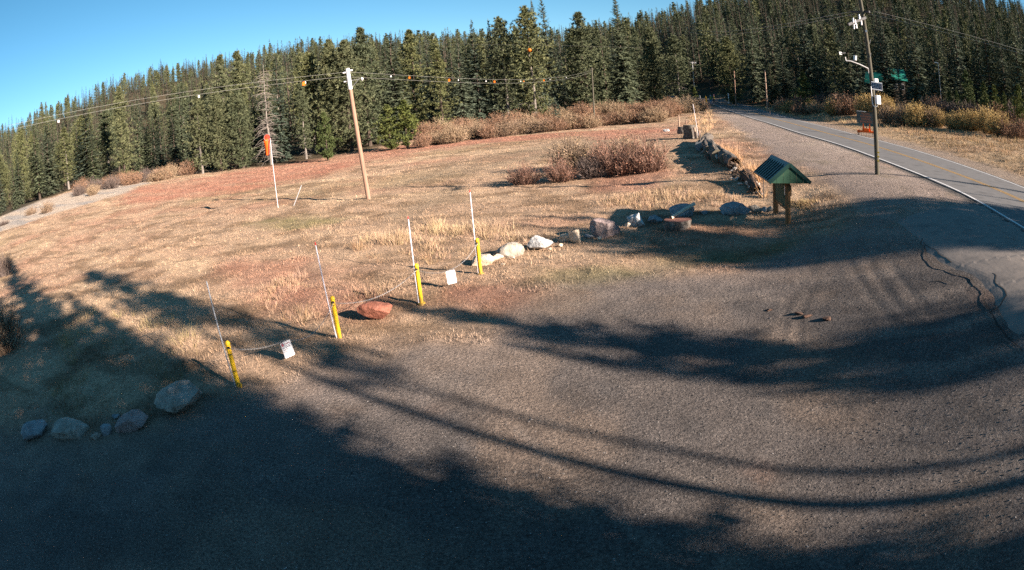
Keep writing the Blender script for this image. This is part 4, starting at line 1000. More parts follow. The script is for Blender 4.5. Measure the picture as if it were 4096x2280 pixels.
def rock(xl, xr, yt, yb, mtl, label, group=None, depth=.75, name='boulder', cuts=11, sink=.12, seed=None):
    a, b = P(xl, yb - (yb - yt) * .15), P(xr, yb - (yb - yt) * .15); w = (a - b).length; base = P((xl + xr) / 2, yb)
    away = uv((base.x, base.y, 0)); c = base + away * w * depth * .42; h = max(top(base + away * w * depth * .3, (xl + xr) / 2, yt), w * (.12 if name == 'clump' else .3))
    sd_ = seed or int(xl); o = link(name, rock_mesh(name, sd_, (w * 1.16, w * depth * 1.1, h * 1.42), mtl, cuts)); o.location = (c.x, c.y, zt1(c.x, c.y) + h * .36)
    o.rotation_euler = (random.uniform(-.12, .12), random.uniform(-.12, .12), math.atan2(-c.x, c.y) + random.uniform(-.3, .3)); return tag(o, label, 'rock', group)
rock(1437, 1575, 1214, 1287, M_red, 'rust-red angular boulder between the yellow bollards', depth=.8, seed=5)
RR = 'pale rocks lining the edge of the lot'
rock(1883, 1973, 1012, 1062, M_cream, 'cream pointed rock at the foot of the farthest bollard', RR)
rock(1969, 2011, 1018, 1041, M_cream, 'small cream rock right of the farthest bollard', RR)
rock(1994, 2095, 968, 1026, M_tanr, 'blocky tan rock with grey flat top in the rock line', RR)
rock(2107, 2208, 944, 1000, M_whr, 'broken white rock in the middle of the rock line', RR, cuts=20)
rock(2240, 2290, 930, 970, M_cream, 'left lobe of the cream rock pair beside the tall grass', RR)
rock(2272, 2334, 919, 976, M_cream, 'larger right rock of the cream pair', RR)
rock(2334, 2372, 936, 956, M_grr, 'small grey rock left of the big pinkish boulder', RR)
rock(2364, 2481, 876, 950, M_pinkr, 'big pinkish grey boulder undercut at its base', RR, cuts=10)
rock(2504, 2579, 853, 908, M_whr, 'upright white rock right of the pinkish boulder', RR, depth=.8)
rock(2500, 2530, 885, 908, M_cream, 'small broken pale rock at the foot of the upright white rock', RR)
rock(2586, 2652, 862, 890, M_grr, 'low grey rock in the shadow right of the white rock', RR)
rock(2673, 2778, 817, 876, M_grr, 'large dark grey rock behind the sawn stump slice', RR)
rock(2800, 2832, 838, 860, M_grr, 'small dark rock left of the long flat boulder', RR)
rock(2867, 3022, 822, 864, M_grr, 'long flat bluish boulder left of the kiosk', RR, depth=.45)
rock(2999, 3045, 812, 850, M_tanr, 'slanted grey-brown rock at the end of the long flat boulder', RR)
rock(3045, 3072, 826, 850, M_grr, 'small shaded rock nearest the kiosk back post', RR)
rock(3068, 3094, 822, 848, M_tanr, 'pale little rock against the kiosk back post', RR)
LR = 'boulders at the shaded near edge of the lot'
rock(665, 828, 1539, 1655, M_tanr, 'largest rounded boulder beside the nearest yellow bollard', LR, depth=.8, cuts=9)
rock(483, 599, 1640, 1732, M_pinkr, 'mottled boulder second from the nearest bollard', LR)
rock(411, 457, 1690, 1741, M_grr, 'small upright grey stone between two boulders', LR)
rock(242, 380, 1674, 1760, M_tanr, 'flat-topped pale boulder in the shade at left', LR)
rock(112, 188, 1675, 1757, M_grr, 'leftmost grey boulder in the shaded row', LR)
rock(372, 408, 1724, 1757, M_tanr, 'small brown stone beside the flat-topped boulder', LR)
rock(455, 482, 1652, 1676, M_grr, 'little stone behind the small upright one', LR)
for k, (x, y) in enumerate(((2190, 1000), (2235, 985), (2040, 1035), (2390, 958), (2005, 1062))):
    rock(x, x + 18, y - 11, y, M_cream, 'fist-sized pale stone scattered along the rock line', 'fist-sized pale stones')
M_clump = noisy('brown_clump', (.05, .03, .022), (.12, .07, .05), 8, .95, .8, .02)
for k, (xl, xr, yt, yb) in enumerate(((3178, 3196, 1244, 1256), (3180, 3215, 1248, 1262), (3204, 3245, 1256, 1274), (3285, 3330, 1264, 1284), (3065, 3090, 1234, 1246))):
    rock(xl, xr, yt + 3, yb, M_clump, 'brown dung-like clump lying on the lit gravel', 'brown clumps on the lit gravel', name='clump')

# ---- sawn stump slice with the pale stick
M_bark2 = noisy('log_bark', (.035, .03, .027), (.11, .095, .08), 5, .95, 1.0, .05, (.27, .245, .22))
def rings(name, c1, c2):
    m = mat(name, c1, .85); n = NT(m); w = n.n('ShaderNodeTexWave', wave_type='RINGS', rings_direction='SPHERICAL'); w.inputs['Scale'].default_value = 9; w.inputs['Distortion'].default_value = 2.5; w.inputs['Detail'].default_value = 3
    n.l(n.coord(), w.inputs[0]); n.color(n.ramp(w.outputs['Fac'], [(.1, c1), (.9, c2)])); return m
M_cut = rings('red_sawn_wood', (.17, .075, .05), (.27, .125, .09)); M_cutg = rings('grey_sawn_wood', (.11, .095, .07), (.22, .185, .13)); M_cutb = rings('blue_grey_sawn_wood', (.15, .17, .18), (.26, .28, .29))
def rough_cyl(a, b, r0, r1, n=22, m=10, seed=0, amp=.07, hollow=None):
    """log surface between two points; returns side MB and the two end rings"""
    a, b = Vector(a), Vector(b); d = (b - a).normalized(); x = d.cross(Vector((0, 0, 1)));
    if x.length < .1: x = Vector((1, 0, 0))
    x.normalize(); y = d.cross(x); vs = []; fs = []
    for i in range(m + 1):
        t = i / m; c = a.lerp(b, t); r = r0 + (r1 - r0) * t
        for k in range(n):
            an = 2 * math.pi * k / n; rr_ = r * (1 + amp * mnoise.noise(Vector((math.cos(an) * 2.2 + seed, math.sin(an) * 2.2, t * 2.5))) + amp * .6 * mnoise.noise(Vector((math.cos(an) * 7 + seed, math.sin(an) * 7, t * 6))))
            vs.append(c + (x * math.cos(an) + y * math.sin(an)) * rr_)
    for i in range(m):
        for k in range(n): fs.append((i * n + k, i * n + (k + 1) % n, (i + 1) * n + (k + 1) % n, (i + 1) * n + k))
    s = MB(); s.add(vs, fs); return s, vs[:n], vs[m * n:], d
xl, xr = P(2656, 915), P(2767, 915); sw = (xl - xr).length; sc_ = P(2711, 930) + uv(P(2711, 930)[:2] + (0,)) * sw * .42 if False else None
bs = P(2711, 928); c0 = bs + uv((bs.x, bs.y, 0)) * sw * .45; c0.z = zt1(c0.x, c0.y)
o = empty('stump_slice', c0, 0, 'thick sawn log slice with reddish top lying beside the rocks', 'log')
s_, r0_, r1_, d_ = rough_cyl((0, 0, -.1), (0, 0, .34), sw * .5, sw * .47, 28, 5, 3, .1); s_.build('bark', M_bark2, o, True)
MB().add([v + Vector((0, 0, .002)) for v in r1_], [tuple(range(len(r1_)))]).build('sawn_face', M_cut, o)
a, b = at_dist(2776, 829, math.hypot(c0.x, c0.y) + 1.6), at_dist(2684, 885, math.hypot(c0.x, c0.y) + .1)
a.z = max(a.z, zt1(a.x, a.y) + .35); s_, r0_, r1_, d_ = rough_cyl((0, 0, 0), b - a, .075, .06, 9, 8, 8, .12)
M_stick = noisy('peeled_stick_wood', (.45, .38, .28), (.66, .58, .45), 9, .8, .2, .01)
a.z += .12
o = s_.build('stick', M_stick, None, True); o.location = a; tag(o, 'pale peeled stick leaning across the dark rock', 'stick')

# ---- old logs along the shoulder
def log(a, b, r0, r1, label, face, seed, hollow=False, stub=None, group='old logs along the shoulder', name='fallen_log', face_b=True):
    a, b = Vector(a), Vector(b); o = empty(name, a, 0, label, 'log', group)
    s_, ra, rb, d = rough_cyl((0, 0, 0), b - a, r0, r1, 24, 12, seed, .26); s_.build('bark', M_bark2, o, True)
    if hollow:
        c = Vector((0, 0, 0)); inn = [v * (.7 + .2 * random.random()) for v in ra]; deep = [v * .6 + d * .9 for v in ra]; n_ = len(ra)
        MB().add(ra + inn, [(k, (k + 1) % n_, n_ + (k + 1) % n_, n_ + k) for k in range(n_)]).build('rim', M_rot, o)
        MB().add(inn + deep, [(k, (k + 1) % n_, n_ + (k + 1) % n_, n_ + k) for k in range(n_)] + [tuple(range(n_, 2 * n_))]).build('hollow', M_rot, o)
    else: MB().add([v - d * .003 for v in ra], [tuple(range(len(ra)))]).build('sawn_face', face, o)
    MB().add([v + d * .003 for v in rb], [tuple(range(len(rb)))]).build('sawn_face', face, o)
    if stub: MB().tube([stub[0], stub[1]], [.06, .03], 6).build('branch_stub', M_bark2, o, True)
    return o
M_rot = noisy('rotten_wood', (.03, .02, .015), (.10, .06, .04), 8, .95, .8, .03)
def lp(px, py, r): q_ = P(px, py); return Vector((q_.x, q_.y, q_.z + r))
log(lp(2800, 606, .38), lp(2836, 566, .36), .36, .40, 'far log with blue-grey sawn end and an upright branch stub', M_cutb, 1, stub=(Vector((.35, .9, .3)), Vector((.5, .75, 1.25))))
log(lp(2838, 628, .38), lp(2826, 585, .36), .37, .38, 'second log lying half hidden behind the middle one', M_cutg, 5)
log(lp(2872, 650, .40), lp(2842, 598, .38), .40, .40, 'middle log with brown sawn end facing the meadow', M_cutg, 2)
log(lp(2905, 664, .38), lp(2868, 618, .36), .36, .36, 'log wedged between the middle and the hollow one', M_cutg, 6)
log(lp(2940, 684, .38), lp(2896, 640, .38), .40, .36, 'near hollow log with a dark open end', M_cutg, 3, hollow=True)
# crumbled log beyond: loose pieces
M_chip = noisy('bleached_wood_chips', (.30, .26, .22), (.62, .56, .5), 10, .95, .4, .02); M_chipd = noisy('dark_wood_chips', (.05, .04, .035), (.16, .12, .09), 10, .95, .5, .02)
def chunk(px, py, s, m, dz=0.0, name='wood_chunk'):
    q_ = P(px, py); L_, w_, h_ = s * random.uniform(.7, 1.5), s * random.uniform(.3, .6), s * random.uniform(.25, .5)
    o = link(name, rock_mesh(name, random.randrange(9999), (L_, w_, h_), m, 10, .16)); o.location = (q_.x, q_.y, q_.z + h_ * .35 + dz); o.rotation_euler = [random.uniform(-.7, .7) for _ in range(2)] + [random.uniform(0, 6.28)]
    return tag(o, 'loose chunk of crumbling wood in the rotted log heap', 'wood', 'loose chunks of the rotted log')
for k in range(60):
    t = random.random() ** .9; px = 2922 + 118 * t + random.gauss(0, 15); py = 685 + 88 * t + random.gauss(0, 13); chunk(px, py, random.uniform(.14, .42), M_chip if random.random() < .36 else M_chipd, random.uniform(0, .3) * (1 - t))
for k in range(40):
    t = random.random(); px = 2806 + 140 * t + random.gauss(0, 9); py = 607 + 80 * t + random.gauss(0, 9); o = chunk(px, py, random.uniform(.25, .75), M_chipd if random.random() < .7 else M_chip, random.uniform(0, .45)); tag(o, 'loose slab of dark bark among the old logs', 'wood', 'bark slabs among the old logs')
q0 = P(2985, 720); s_, ra, rb, d = rough_cyl((0, 0, 0), P(3030, 770) - q0 + Vector((0, 0, -.1)), .33, .16, 20, 12, 9, .3)
o = s_.build('rotted_log', M_rot, None, True); o.location = q0 + Vector((0, 0, .22)); tag(o, 'collapsed rotted log between hollow log and kiosk', 'log')
o = MB().tube([(0, 0, -.1), top(P(3054, 797), 3060, 697) * Vector((.02, 0, 1))], .018, 6).build('iron_rod', M_darkmetal); o.location = P(3054, 797); tag(o, 'thin dark iron rod standing left of the kiosk', 'rod')
# stumps, posts and stake at the far end
def stump(xl, xr, yt, yb, lab, seed):
    a, b = P(xl, yb - 4), P(xr, yb - 4); w = (a - b).length; c = P((xl + xr) / 2, yb) + uv((a.x, a.y, 0)) * w * .35; c.z = zt1(c.x, c.y); h = top(c, (xl + xr) / 2, yt)
    o = empty('tree_stump', c, 0, lab, 'stump', 'stumps at the far end of the logs'); s_, ra, rb, d = rough_cyl((0, 0, -.2), (0, 0, h), w * .52, w * .44, 22, 8, seed, .2); s_.build('bark', M_bark2, o, True)
    MB().add([v + Vector((0, 0, .004)) for v in rb], [tuple(range(len(rb)))]).build('sawn_face', M_cutg, o)
stump(2716, 2744, 507, 536, 'farther and smaller of the two old stumps', 21); stump(2740, 2786, 500, 556, 'nearer and larger of the two old stumps', 22)
for xb, yb, xt, yt, m, lab, r in ((2717, 508, 2714, 460, M_pole, 'dark leaning post behind the stumps', .1), (2746, 520, 2744, 482, M_pale, 'short yellowish post behind the stumps', .06), (2784, 556, 2777, 510, M_pole, 'dark post in front of the larger stump', .12), (2799, 556, 2797, 522, M_pole, 'short rusty brown post right of the snow stake', .13)):
    c = P(xb, yb); o = MB().tube([(0, 0, -.2), at_dist(xt, yt, math.hypot(c.x, c.y)) - c], [r, r * .9], 9).build('wooden_post', m, None, True); o.location = c; tag(o, lab, 'post', 'wooden posts by the stumps')
c = P(2793, 545); o = MB().tube([(0, 0, 0), at_dist(2772, 416, math.hypot(c.x, c.y)) - c], .022, 7).build('snow_stake', M_whiteplas, None, True); o.location = c; tag(o, 'tall white snow stake leaning by the old stumps', 'stake')
rock(2656, 2676, 515, 528, M_whr, 'small white stone in the grass left of the stumps', None, name='stone')

# ---- information kiosk
M_kroof = noisy('green_metal_roof', (.004, .026, .025), (.008, .042, .036), 3, .4, .05, .002, spec=.5); M_kwood = noisy('green_painted_board', (.016, .06, .036), (.03, .085, .05), 4, .7, .1, .003)
M_klog = noisy('brown_log_post', (.10, .05, .022), (.24, .125, .055), 6, .85, .5, .01, (.17, .085, .035), stretch=(3, 3, .3))
KF, KB = P(3152, 900), P(3103, 853)
ax = (KB - KF); ax.z = 0; KL = ax.length; ang = math.atan2(ax.y, ax.x) - math.pi / 2
kz = min(KF.z, KB.z)
ko = empty('information_kiosk', (KF.x, KF.y, kz), ang, 'green roofed wooden kiosk on two log posts', 'kiosk')
eave = top(KF, 3150, 722) + KF.z - kz; ridge = top(KF, 3148, 650) + KF.z - kz
hw_ = .78; y0, y1 = -.42, KL + .42
for yy, zb in ((0, KF.z - kz - .3), (KL, KB.z - kz - .3)):
    s_, ra, rb, d = rough_cyl((0, yy, zb), (0, yy, eave + .32), .115, .10, 14, 8, yy + 5, .08); s_.build('post', M_klog, ko, True)
sl_ = math.atan2(ridge - eave, hw_)
for sg in (-1, 1):
    rp = MB().add([(0, y0, ridge), (0, y1, ridge), (sg * hw_, y1, eave), (sg * hw_, y0, eave), (0, y0, ridge - .05), (0, y1, ridge - .05), (sg * hw_, y1, eave - .05), (sg * hw_, y0, eave - .05)],
                  [(0, 1, 2, 3), (7, 6, 5, 4), (0, 4, 5, 1), (1, 5, 6, 2), (2, 6, 7, 3), (3, 7, 4, 0)]).build('roof_slope', M_kroof, ko)
    nrib = 9
    rib = MB()
    for k in range(nrib):
        yy = y0 + .12 + (y1 - y0 - .24) * k / (nrib - 1); rb_ = MB().bar((sg * .10, yy, ridge - .10 * (ridge - eave) / hw_ + .018), (sg * (hw_ - .01), yy, eave + .01 * (ridge - eave) / hw_ + .018), .035, .03, (0, 0, 1)).build('rib', M_kroof, rp)
    MB().bar((sg * .002, y0 - .012, ridge - .02), (sg * (hw_ + .01), y0 - .012, eave - .02), .025, .13, (0, 0, 1)).build('barge_board', M_kroof, ko)
MB().add([(-.16, y0 - .02, ridge - .115), (0, y0 - .02, ridge + .035), (.16, y0 - .02, ridge - .115), (-.16, y1 + .02, ridge - .115), (0, y1 + .02, ridge + .035), (.16, y1 + .02, ridge - .115)], [(0, 1, 4, 3), (1, 2, 5, 4), (0, 2, 1), (3, 4, 5)]).build('ridge_cap', M_kroof, ko)
for ye in (y0 + .03, y1 - .03):
    xs_ = np.linspace(-hw_ + .02, hw_ - .02, 7)
    for k in range(6):
        a_, b_ = xs_[k] + .005, xs_[k + 1] - .005; f = lambda x_: eave - .05 + (ridge - eave) * (1 - abs(x_) / hw_) - .015
        pts = [(a_, eave - .04), (b_, eave - .04), (b_, max(f(b_), eave - .035)), (a_, max(f(a_), eave - .035))]
        MB().prism(pts, ye - .012, ye + .012, 'y').build('gable_board', M_kwood, ko)
MB().box((.0, KL / 2, .55 + (eave - .55) / 2), (.05, KL - .24, eave - .6)).build('notice_board', M_kwood, ko)
for zz_, xx_ in ((1.15, -.028),): MB().box((xx_, .30, zz_), (.004, .16, .32)).build('paper_notice', M_signw, ko)
MB().box((.04, KL / 2, .5), (.09, KL - .22, .07)).build('rail', M_klog, ko); MB().box((.09, -.02, 1.2), (.08, .12, .35)).build('leaflet_box', M_klog, ko)

# ---- poles and wires
def pole(base, topp, r0, r1, m, name, label, group=None, n=12, cat='utility pole'):
    o = empty(name, base, 0, label, cat, group); t = Vector(topp) - Vector(base)
    MB().tube([t * k / 6 - (Vector((0, 0, .5)) if k == 0 else Vector()) for k in range(7)], [r0 + (r1 - r0) * k / 6 for k in range(7)], n).build('shaft', m, o, True); return o, t
def insul(parent, p, d, s=1.0):
    """small stack of porcelain discs along d"""
    d = uv(d); b = MB(); b.tube([Vector(p) + d * (k * .03 * s) for k in range(6)], [.025 * s, .055 * s, .03 * s, .06 * s, .03 * s, .05 * s], 8); return b.build('insulator', M_porc, parent, True)
def wire(a, b_, sag, label, group, r=.006, n=24, mtl=None):
    o = MB().tube([p - Vector(a) for p in hang(a, b_, sag, n)], r, 4, False).build('wire', mtl or M_wire); o.location = a; return tag(o, label, 'wire', group)
# wooden pole in the meadow
PA = P(1476, 797); PAt = at_dist(1390, 276, math.hypot(PA.x, PA.y))
po, pt = pole(PA, PAt, .155, .115, M_pale, 'utility_pole', 'pale wooden utility pole standing in the dry meadow')
wd = uv((-PA.x, -PA.y, 0)); lf_ = Vector((-wd.y, wd.x, 0)); lf_ = lf_ if lf_.x < 0 else -lf_
u = pt.normalized()
MB().tube([pt * .84, pt * 1.004], [.135, .128], 12).build('metal_wrap', M_whitemetal, po, True)
insul(po, pt * .985 - lf_ * .14, -lf_, 1.2); insul(po, pt * .975 + lf_ * .14, lf_, 1.2)
cz = pt * .905
MB().tube([cz + lf_ * .26, cz - lf_ * .78 + Vector((0, 0, .03))], .022, 6).build('bracket_arm', M_galv, po, True); MB().tube([cz - lf_ * .6, cz - lf_ * .13 - u * .42], .016, 6).build('brace', M_galv, po, True)
i_ = MB().tube([cz - lf_ * .78 - lf_ * .02, cz - lf_ * .80, cz - lf_ * .84, cz - lf_ * .9], [.03, .13, .11, .04], 10).build('disc_insulator', M_porc, po, True)
insul(po, cz + lf_ * .2, lf_, .9)
# distant dark pole
FPb = AD(2374, 444, 112); FPt = at_dist(2367, 270, 112)
fo, ft = pole(FPb, FPt, .16, .12, M_green_pole, 'utility_pole', 'slim dark pole in front of the central forest'); MB().tube([ft * .97 - lf_ * .5, ft * .97 + lf_ * .5], .05, 5).build('crossarm', M_green_pole, fo)
WL = 'lines strung on the meadow pole'
for k, (off, lab) in enumerate(((.3, 'upper line from the meadow pole to the dark pole'), (.62, 'lower line from the meadow pole to the dark pole'))):
    a, b_ = PAt - Vector((0, 0, off - .1)), FPt - Vector((0, 0, off + .2)); wire(a, b_, 1.5 + .1 * k, lab, WL, .007)
    if k == 0: span = hang(a, b_, 1.6, 200)
PLend = []
for k, (py, lab) in enumerate(((484, 'upper line running left from the meadow pole'), (502, 'lower line running left from the meadow pole'))):
    a = PAt - Vector((0, 0, .2 + .28 * k)); e = at_dist(0, py, 31); b_ = a + (e - a) * 1.35; wire(a, b_, .45, lab, WL, .006); PLend.append((a, b_))
e = PLend[0][1]; po2, pt2 = pole((e.x, e.y, zt1(e.x, e.y)), (e.x, e.y, e.z + .3), .15, .11, M_pole, 'utility_pole', 'wooden pole just outside the left of the picture')
# markers on the lines
def project(v):
    d = CM.T @ ((np.array(v) - [0, 0, ZC]) / np.linalg.norm(np.array(v) - [0, 0, ZC])); th = math.acos(-d[2]); r = th
    for _ in range(20): r -= (r + KD * r ** 3 - th) / (1 + 3 * KD * r * r)
    n_ = math.hypot(d[0], d[1]); return 2048 + d[0] / n_ * r * F, 1140 - d[1] / n_ * r * F
spx = np.array([project(p) for p in span])
def marker(p, m, w, h, label, kind):
    o = empty('wire_marker', p, math.atan2(-p.x, p.y), label, 'wire marker', 'markers hanging on the lines')
    MB().tube([(0, 0, 0), (0, 0, -.05)], .012, 5).build('clip', M_black, o)
    MB().prism(rounded(w, h, min(w, h) * .25, 4), -.012, .012, 'y').build('flap', m, o).location = (0, 0, -.05 - h / 2)
for px, m, w, lab in ((1563, M_whitemetal, .14, 'white wire tag nearest the meadow pole'), (1641, M_orange, .2, 'first orange wire marker right of the meadow pole'), (1794, M_orange, .26, 'second orange wire marker right of the meadow pole'), (1836, M_whitemetal, .14, 'white wire tag after the second orange marker'),
                      (1945, M_whitemetal, .16, 'white wire tag left of the third orange marker'), (1977, M_orange, .28, 'third orange wire marker at the lowest sag'), (2083, M_whitemetal, .15, 'white wire tag near the fourth orange marker'), (2097, M_orange, .16, 'small orange wire marker left of the last one'), (2175, M_orange, .26, 'last orange wire marker toward the dark pole'), (2200, M_whitemetal, .14, 'white wire tag beside the last orange marker'), (2265, M_whitemetal, .14, 'white wire tag nearest the dark pole')):
    j = int(np.argmin(abs(spx[:, 0] - px))); marker(span[j], m, w * .6, w * .8, lab, 0)
lw = hang(PLend[1][0], PLend[1][1], .45, 300); lpx = np.array([project(p) for p in lw])
for px, m, w, lab in ((1213, M_orange, .30, 'big orange marker on the line left of the meadow pole'), (1222, M_whitemetal, .16, 'white tag beside the big orange marker'), (794, M_whitemetal, .17, 'white tag on the left line above the pines'), (235, M_whitemetal, .16, 'white tag on the line near the left frame edge')):
    j = int(np.argmin(abs(lpx[:, 0] - px))); marker(lw[j], m, w * .6, w * .8, lab, 0)
# orange ball hung before the forest on its own line
ob = at_dist(2118, 200, 108); o = MB().lathe([(.02, -.33)] + [(.33 * math.cos(R(a)), .33 * math.sin(R(a))) for a in range(-75, 90, 15)] + [(.02, .33)], 16).build('aerial_marker_ball', M_orange, None, True); o.location = ob; tag(o, 'orange aerial marker ball high before the tall pines', 'marker ball')
wire(at_dist(1700, 175, 112), at_dist(2560, 190, 112), .6, 'thin line carrying the orange marker ball', None, .006)

# weather station pole by the road
PW = P(3509, 698); DW = math.hypot(PW.x, PW.y); PWt = at_dist(3441, 0, DW); tt_ = PWt - PW; PWt = PW + tt_ * 1.1
wo_, wt = pole(PW, PWt, .135, .10, M_green_pole, 'weather_pole', 'tall dark wooden pole with weather instruments beside the road', None, 14)
def W(px, py, dd=0.0): return at_dist(px, py, DW + dd) - PW
MB().bar(W(3462, 70, -.05), W(3392, 98, -1.5), .1, .12).build('crossarm', M_darkmetal, wo_); MB().bar(W(3478, 47, -.2), W(3406, 48, .6), .1, .1).build('crossarm', M_darkmetal, wo_)
for px, py, dd in ((3412, 80, -1.2), (3420, 87, -1.1), (3440, 75, -.5), (3425, 103, -1.0), (3436, 66, -.6), (3445, 90, -.4), (3415, 105, -1.2)): 
    p = W(px, py, dd); i_ = MB().tube([p - Vector((0, 0, .13)), p + Vector((.05, .03, .11))], [.038, .034], 7).build('fuse_cutout', M_porc, wo_, True)
ar = [W(3473, 274, -.15), W(3440, 258, -.4), W(3402, 244, -.7), W(3384, 243, -.8)]
arm = MB().tube(ar, .035, 7).build('instrument_arm', M_galv, wo_, True); MB().tube([W(3473, 274, -.15), W(3474, 292, -.12)], .03, 6).build('arm_bracket', M_galv, wo_)
MB().tube([W(3384, 244, -.8), W(3381, 228, -.8)], .03, 6).build('sensor_post', M_galv, wo_)
MB().tube([W(3358, 213, -.9), W(3382, 212, -.8)], .022, 6).build('wind_vane', M_galv, wo_); MB().box(W(3362, 213, -.88), (.16, .02, .14)).build('vane_fin', M_galv, wo_)
MB().tube([W(3420, 240, -.6), W(3421, 222, -.6)], .085, 10).build('radiation_shield', M_whitemetal, wo_, True); MB().tube([W(3402, 244, -.7), W(3424, 242, -.6)], .02, 5).build('side_arm', M_galv, wo_)
# solar panel
cs = [W(3483, 325, -.45), W(3526, 331.5, -.45), W(3532, 366, -.62), W(3490, 356.5, -.62)]
pc = sum(cs, Vector()) / 4; ux = (cs[1] - cs[0]).normalized(); uy = (cs[0] - cs[3]); uy = (uy - ux * uy.dot(ux)).normalized(); un = ux.cross(uy); pw_, ph_ = (cs[1] - cs[0]).length, (cs[0] - cs[3]).length
pm_ = Matrix((ux, uy, un)).transposed().to_4x4(); pm_.translation = pc
sp_ = MB().box((0, 0, 0), (pw_, ph_, .05)).build('solar_panel', M_whitemetal, wo_); sp_.matrix_local = pm_
M_cell = mat('solar_cell', (.012, .014, .03), .25, 0, .6)
zf = .027 if un.dot(-(PW + pc) + Vector((0, 0, ZC))) > 0 else -.027
for i in range(6):
    for j in range(4): MB().box((-pw_ * .40 + pw_ * .16 * i, -ph_ * .30 + ph_ * .2 * j, zf), (pw_ * .14, ph_ * .175, .003)).build('solar_cell', M_cell, sp_)
MB().box(W(3504, 321, -.2), (.22, .12, .16)).build('antenna_box', M_whitemetal, wo_)
MB().box(W(3511.5, 399, -.25), (.24, .2, .42)).build('control_box', M_whitemetal, wo_)
MB().tube([W(3484, 346, -.2), W(3489, 400, -.2), W(3492, 420, -.22), W(3500, 428, -.24), W(3509, 424, -.24), W(3513, 412, -.24)], .022, 6).build('conduit', M_whitemetal, wo_, True)
for py in (610, 627, 644): MB().box(W(3513.5, py, -.15), (.11, .02, .065), Matrix.Rotation(math.atan2(-PW.x, PW.y), 3, 'Z')).build('yellow_tag', mat('tag_yellow', (.8, .55, .03), .5), wo_)
MB().box(W(3465, 124, -.14), (.1, .02, .12), Matrix.Rotation(math.atan2(-PW.x, PW.y), 3, 'Z')).build('white_tag', M_signw, wo_)
for k, py in enumerate((176, 230)): MB().tube([W(3478 - k * -2, py, -.12), W(3482 - k * -2, py - 18, -.12)], .018, 5).build('cable_clamp', M_galv, wo_)
for k, (pa, da, pe, de, lab) in enumerate((((3404, 47), .6, (2740, 108), 120, 'upper line running left from the weather pole along the road'), ((3420, 56), 0, (2740, 122), 120, 'lower line running left from the weather pole along the road'))):
    wire(PW + W(*pa, da), at_dist(*pe, de), 1.2, lab, 'lines on the weather pole', .009)
we = []
for k, (pa, pe, lab) in enumerate((((3499, 46), (4096, 168), 'upper line running right from the weather pole'), ((3478, 56), (4096, 181), 'lower line running right from the weather pole'))):
    a = PW + W(*pa); e = at_dist(*pe, 31); b_ = a + (e - a) * 2.3; we.append(b_); wire(a, b_, .5, lab, 'lines on the weather pole', .006)
e = we[0]; pole((e.x, e.y, zt1(e.x, e.y)), (e.x, e.y, e.z + .3), .14, .11, M_pole, 'utility_pole', 'wooden pole just outside the right of the picture')
# small poles farther off
c = AD(3067, 415, 116); o, t_ = pole(c, at_dist(3059, 279, 116), .15, .11, M_pole, 'utility_pole', 'reddish wooden pole beside the right roadside willows'); 
g = AD(3078, 420, 112); q_ = MB().tube([(0, 0, 0), Vector(c) + t_ * .55 - g], [.05, .012], 5).build('guy_wire', M_pale, None, True); q_.location = g; tag(q_, 'pale guy wire guard of the reddish roadside pole', 'guy wire')
c = AD(2941, 395, 140); pole(c, at_dist(2936, 284, 140), .16, .12, M_pale, 'utility_pole', 'orange-brown pole top against the dark pine right of the bend')
c = AD(2778, 390, 146); o, t_ = pole(c, at_dist(2769, 247, 146), .13, .1, M_galv, 'utility_pole', 'pale pole with white crossarm above the road bend'); MB().bar(t_ * .97 + Vector((-1.1, .2, 0)), t_ * .97 + Vector((1.0, -.2, 0)), .08, .08).build('crossarm', M_galv, o)
for k in (-.9, -.3, .4, .9): MB().tube([t_ * .97 + Vector((k, 0, .05)), t_ * .97 + Vector((k, 0, .3))], .04, 6).build('insulator', M_porc, o)
c = AD(3764, 400, 100); o, t_ = pole(c, at_dist(3752, 252, 100), .07, .05, M_galv, 'street_lamp', 'thin lamp post with white head before the right forest', None, 8, 'street lamp'); MB().bar(t_, t_ + Vector((-.7, .2, .02)), .16, .1).build('lamp_head', M_whitemetal, o)

# ---- windsock
WS = P(1113, 833); DS = math.hypot(WS.x, WS.y); wp = at_dist(1081, 553, DS) - WS
o = empty('windsock', WS, 0, 'limp orange windsock on a thin white pole in the meadow', 'windsock')
MB().tube([(0, 0, -.2), wp], [.019, .015], 8).build('pole', M_whiteplas, o, True)
M_sock = noisy('windsock_red_orange', (.5, .018, .006), (.62, .035, .008), 4, .7, .2, .01); M_sock2 = noisy('windsock_yellow_orange', (.68, .10, .006), (.75, .14, .01), 4, .7, .2, .01)
fwd = uv((-WS.x, -WS.y, .0)); side_ = Vector((-fwd.y, fwd.x, 0)); side_ = side_ if side_.x < 0 else -side_
sock = MB(); ringn = 14; rows_ = []
cen = [wp + side_ * .22 + Vector((0, 0, .10)), wp + side_ * .24 + Vector((0, 0, -.12)), wp + side_ * .25 + Vector((0, 0, -.35)), wp + side_ * .29 + Vector((0, 0, -.7)), wp + side_ * .33 + Vector((0, 0, -1.1))]
rad_ = [.22, .24, .18, .15, .11]
vs = []; fs = []
for i, c_ in enumerate(cen):
    tilt_ = 1 - min(i, 2) / 2
    for k in range(ringn):
        a = 2 * math.pi * k / ringn; off = side_ * math.cos(a) + (Vector((0, 0, 1)) * tilt_ + fwd * (1 - tilt_)) * math.sin(a); cr = 1 + .18 * math.sin(3 * a + i)
        vs.append(c_ + off * rad_[i] * (cr if i > 1 else 1) + fwd * (.12 if i == 0 else 0))
for i in range(len(cen) - 1):
    for k in range(ringn): fs.append((i * ringn + k, i * ringn + (k + 1) % ringn, (i + 1) * ringn + (k + 1) % ringn, (i + 1) * ringn + k))
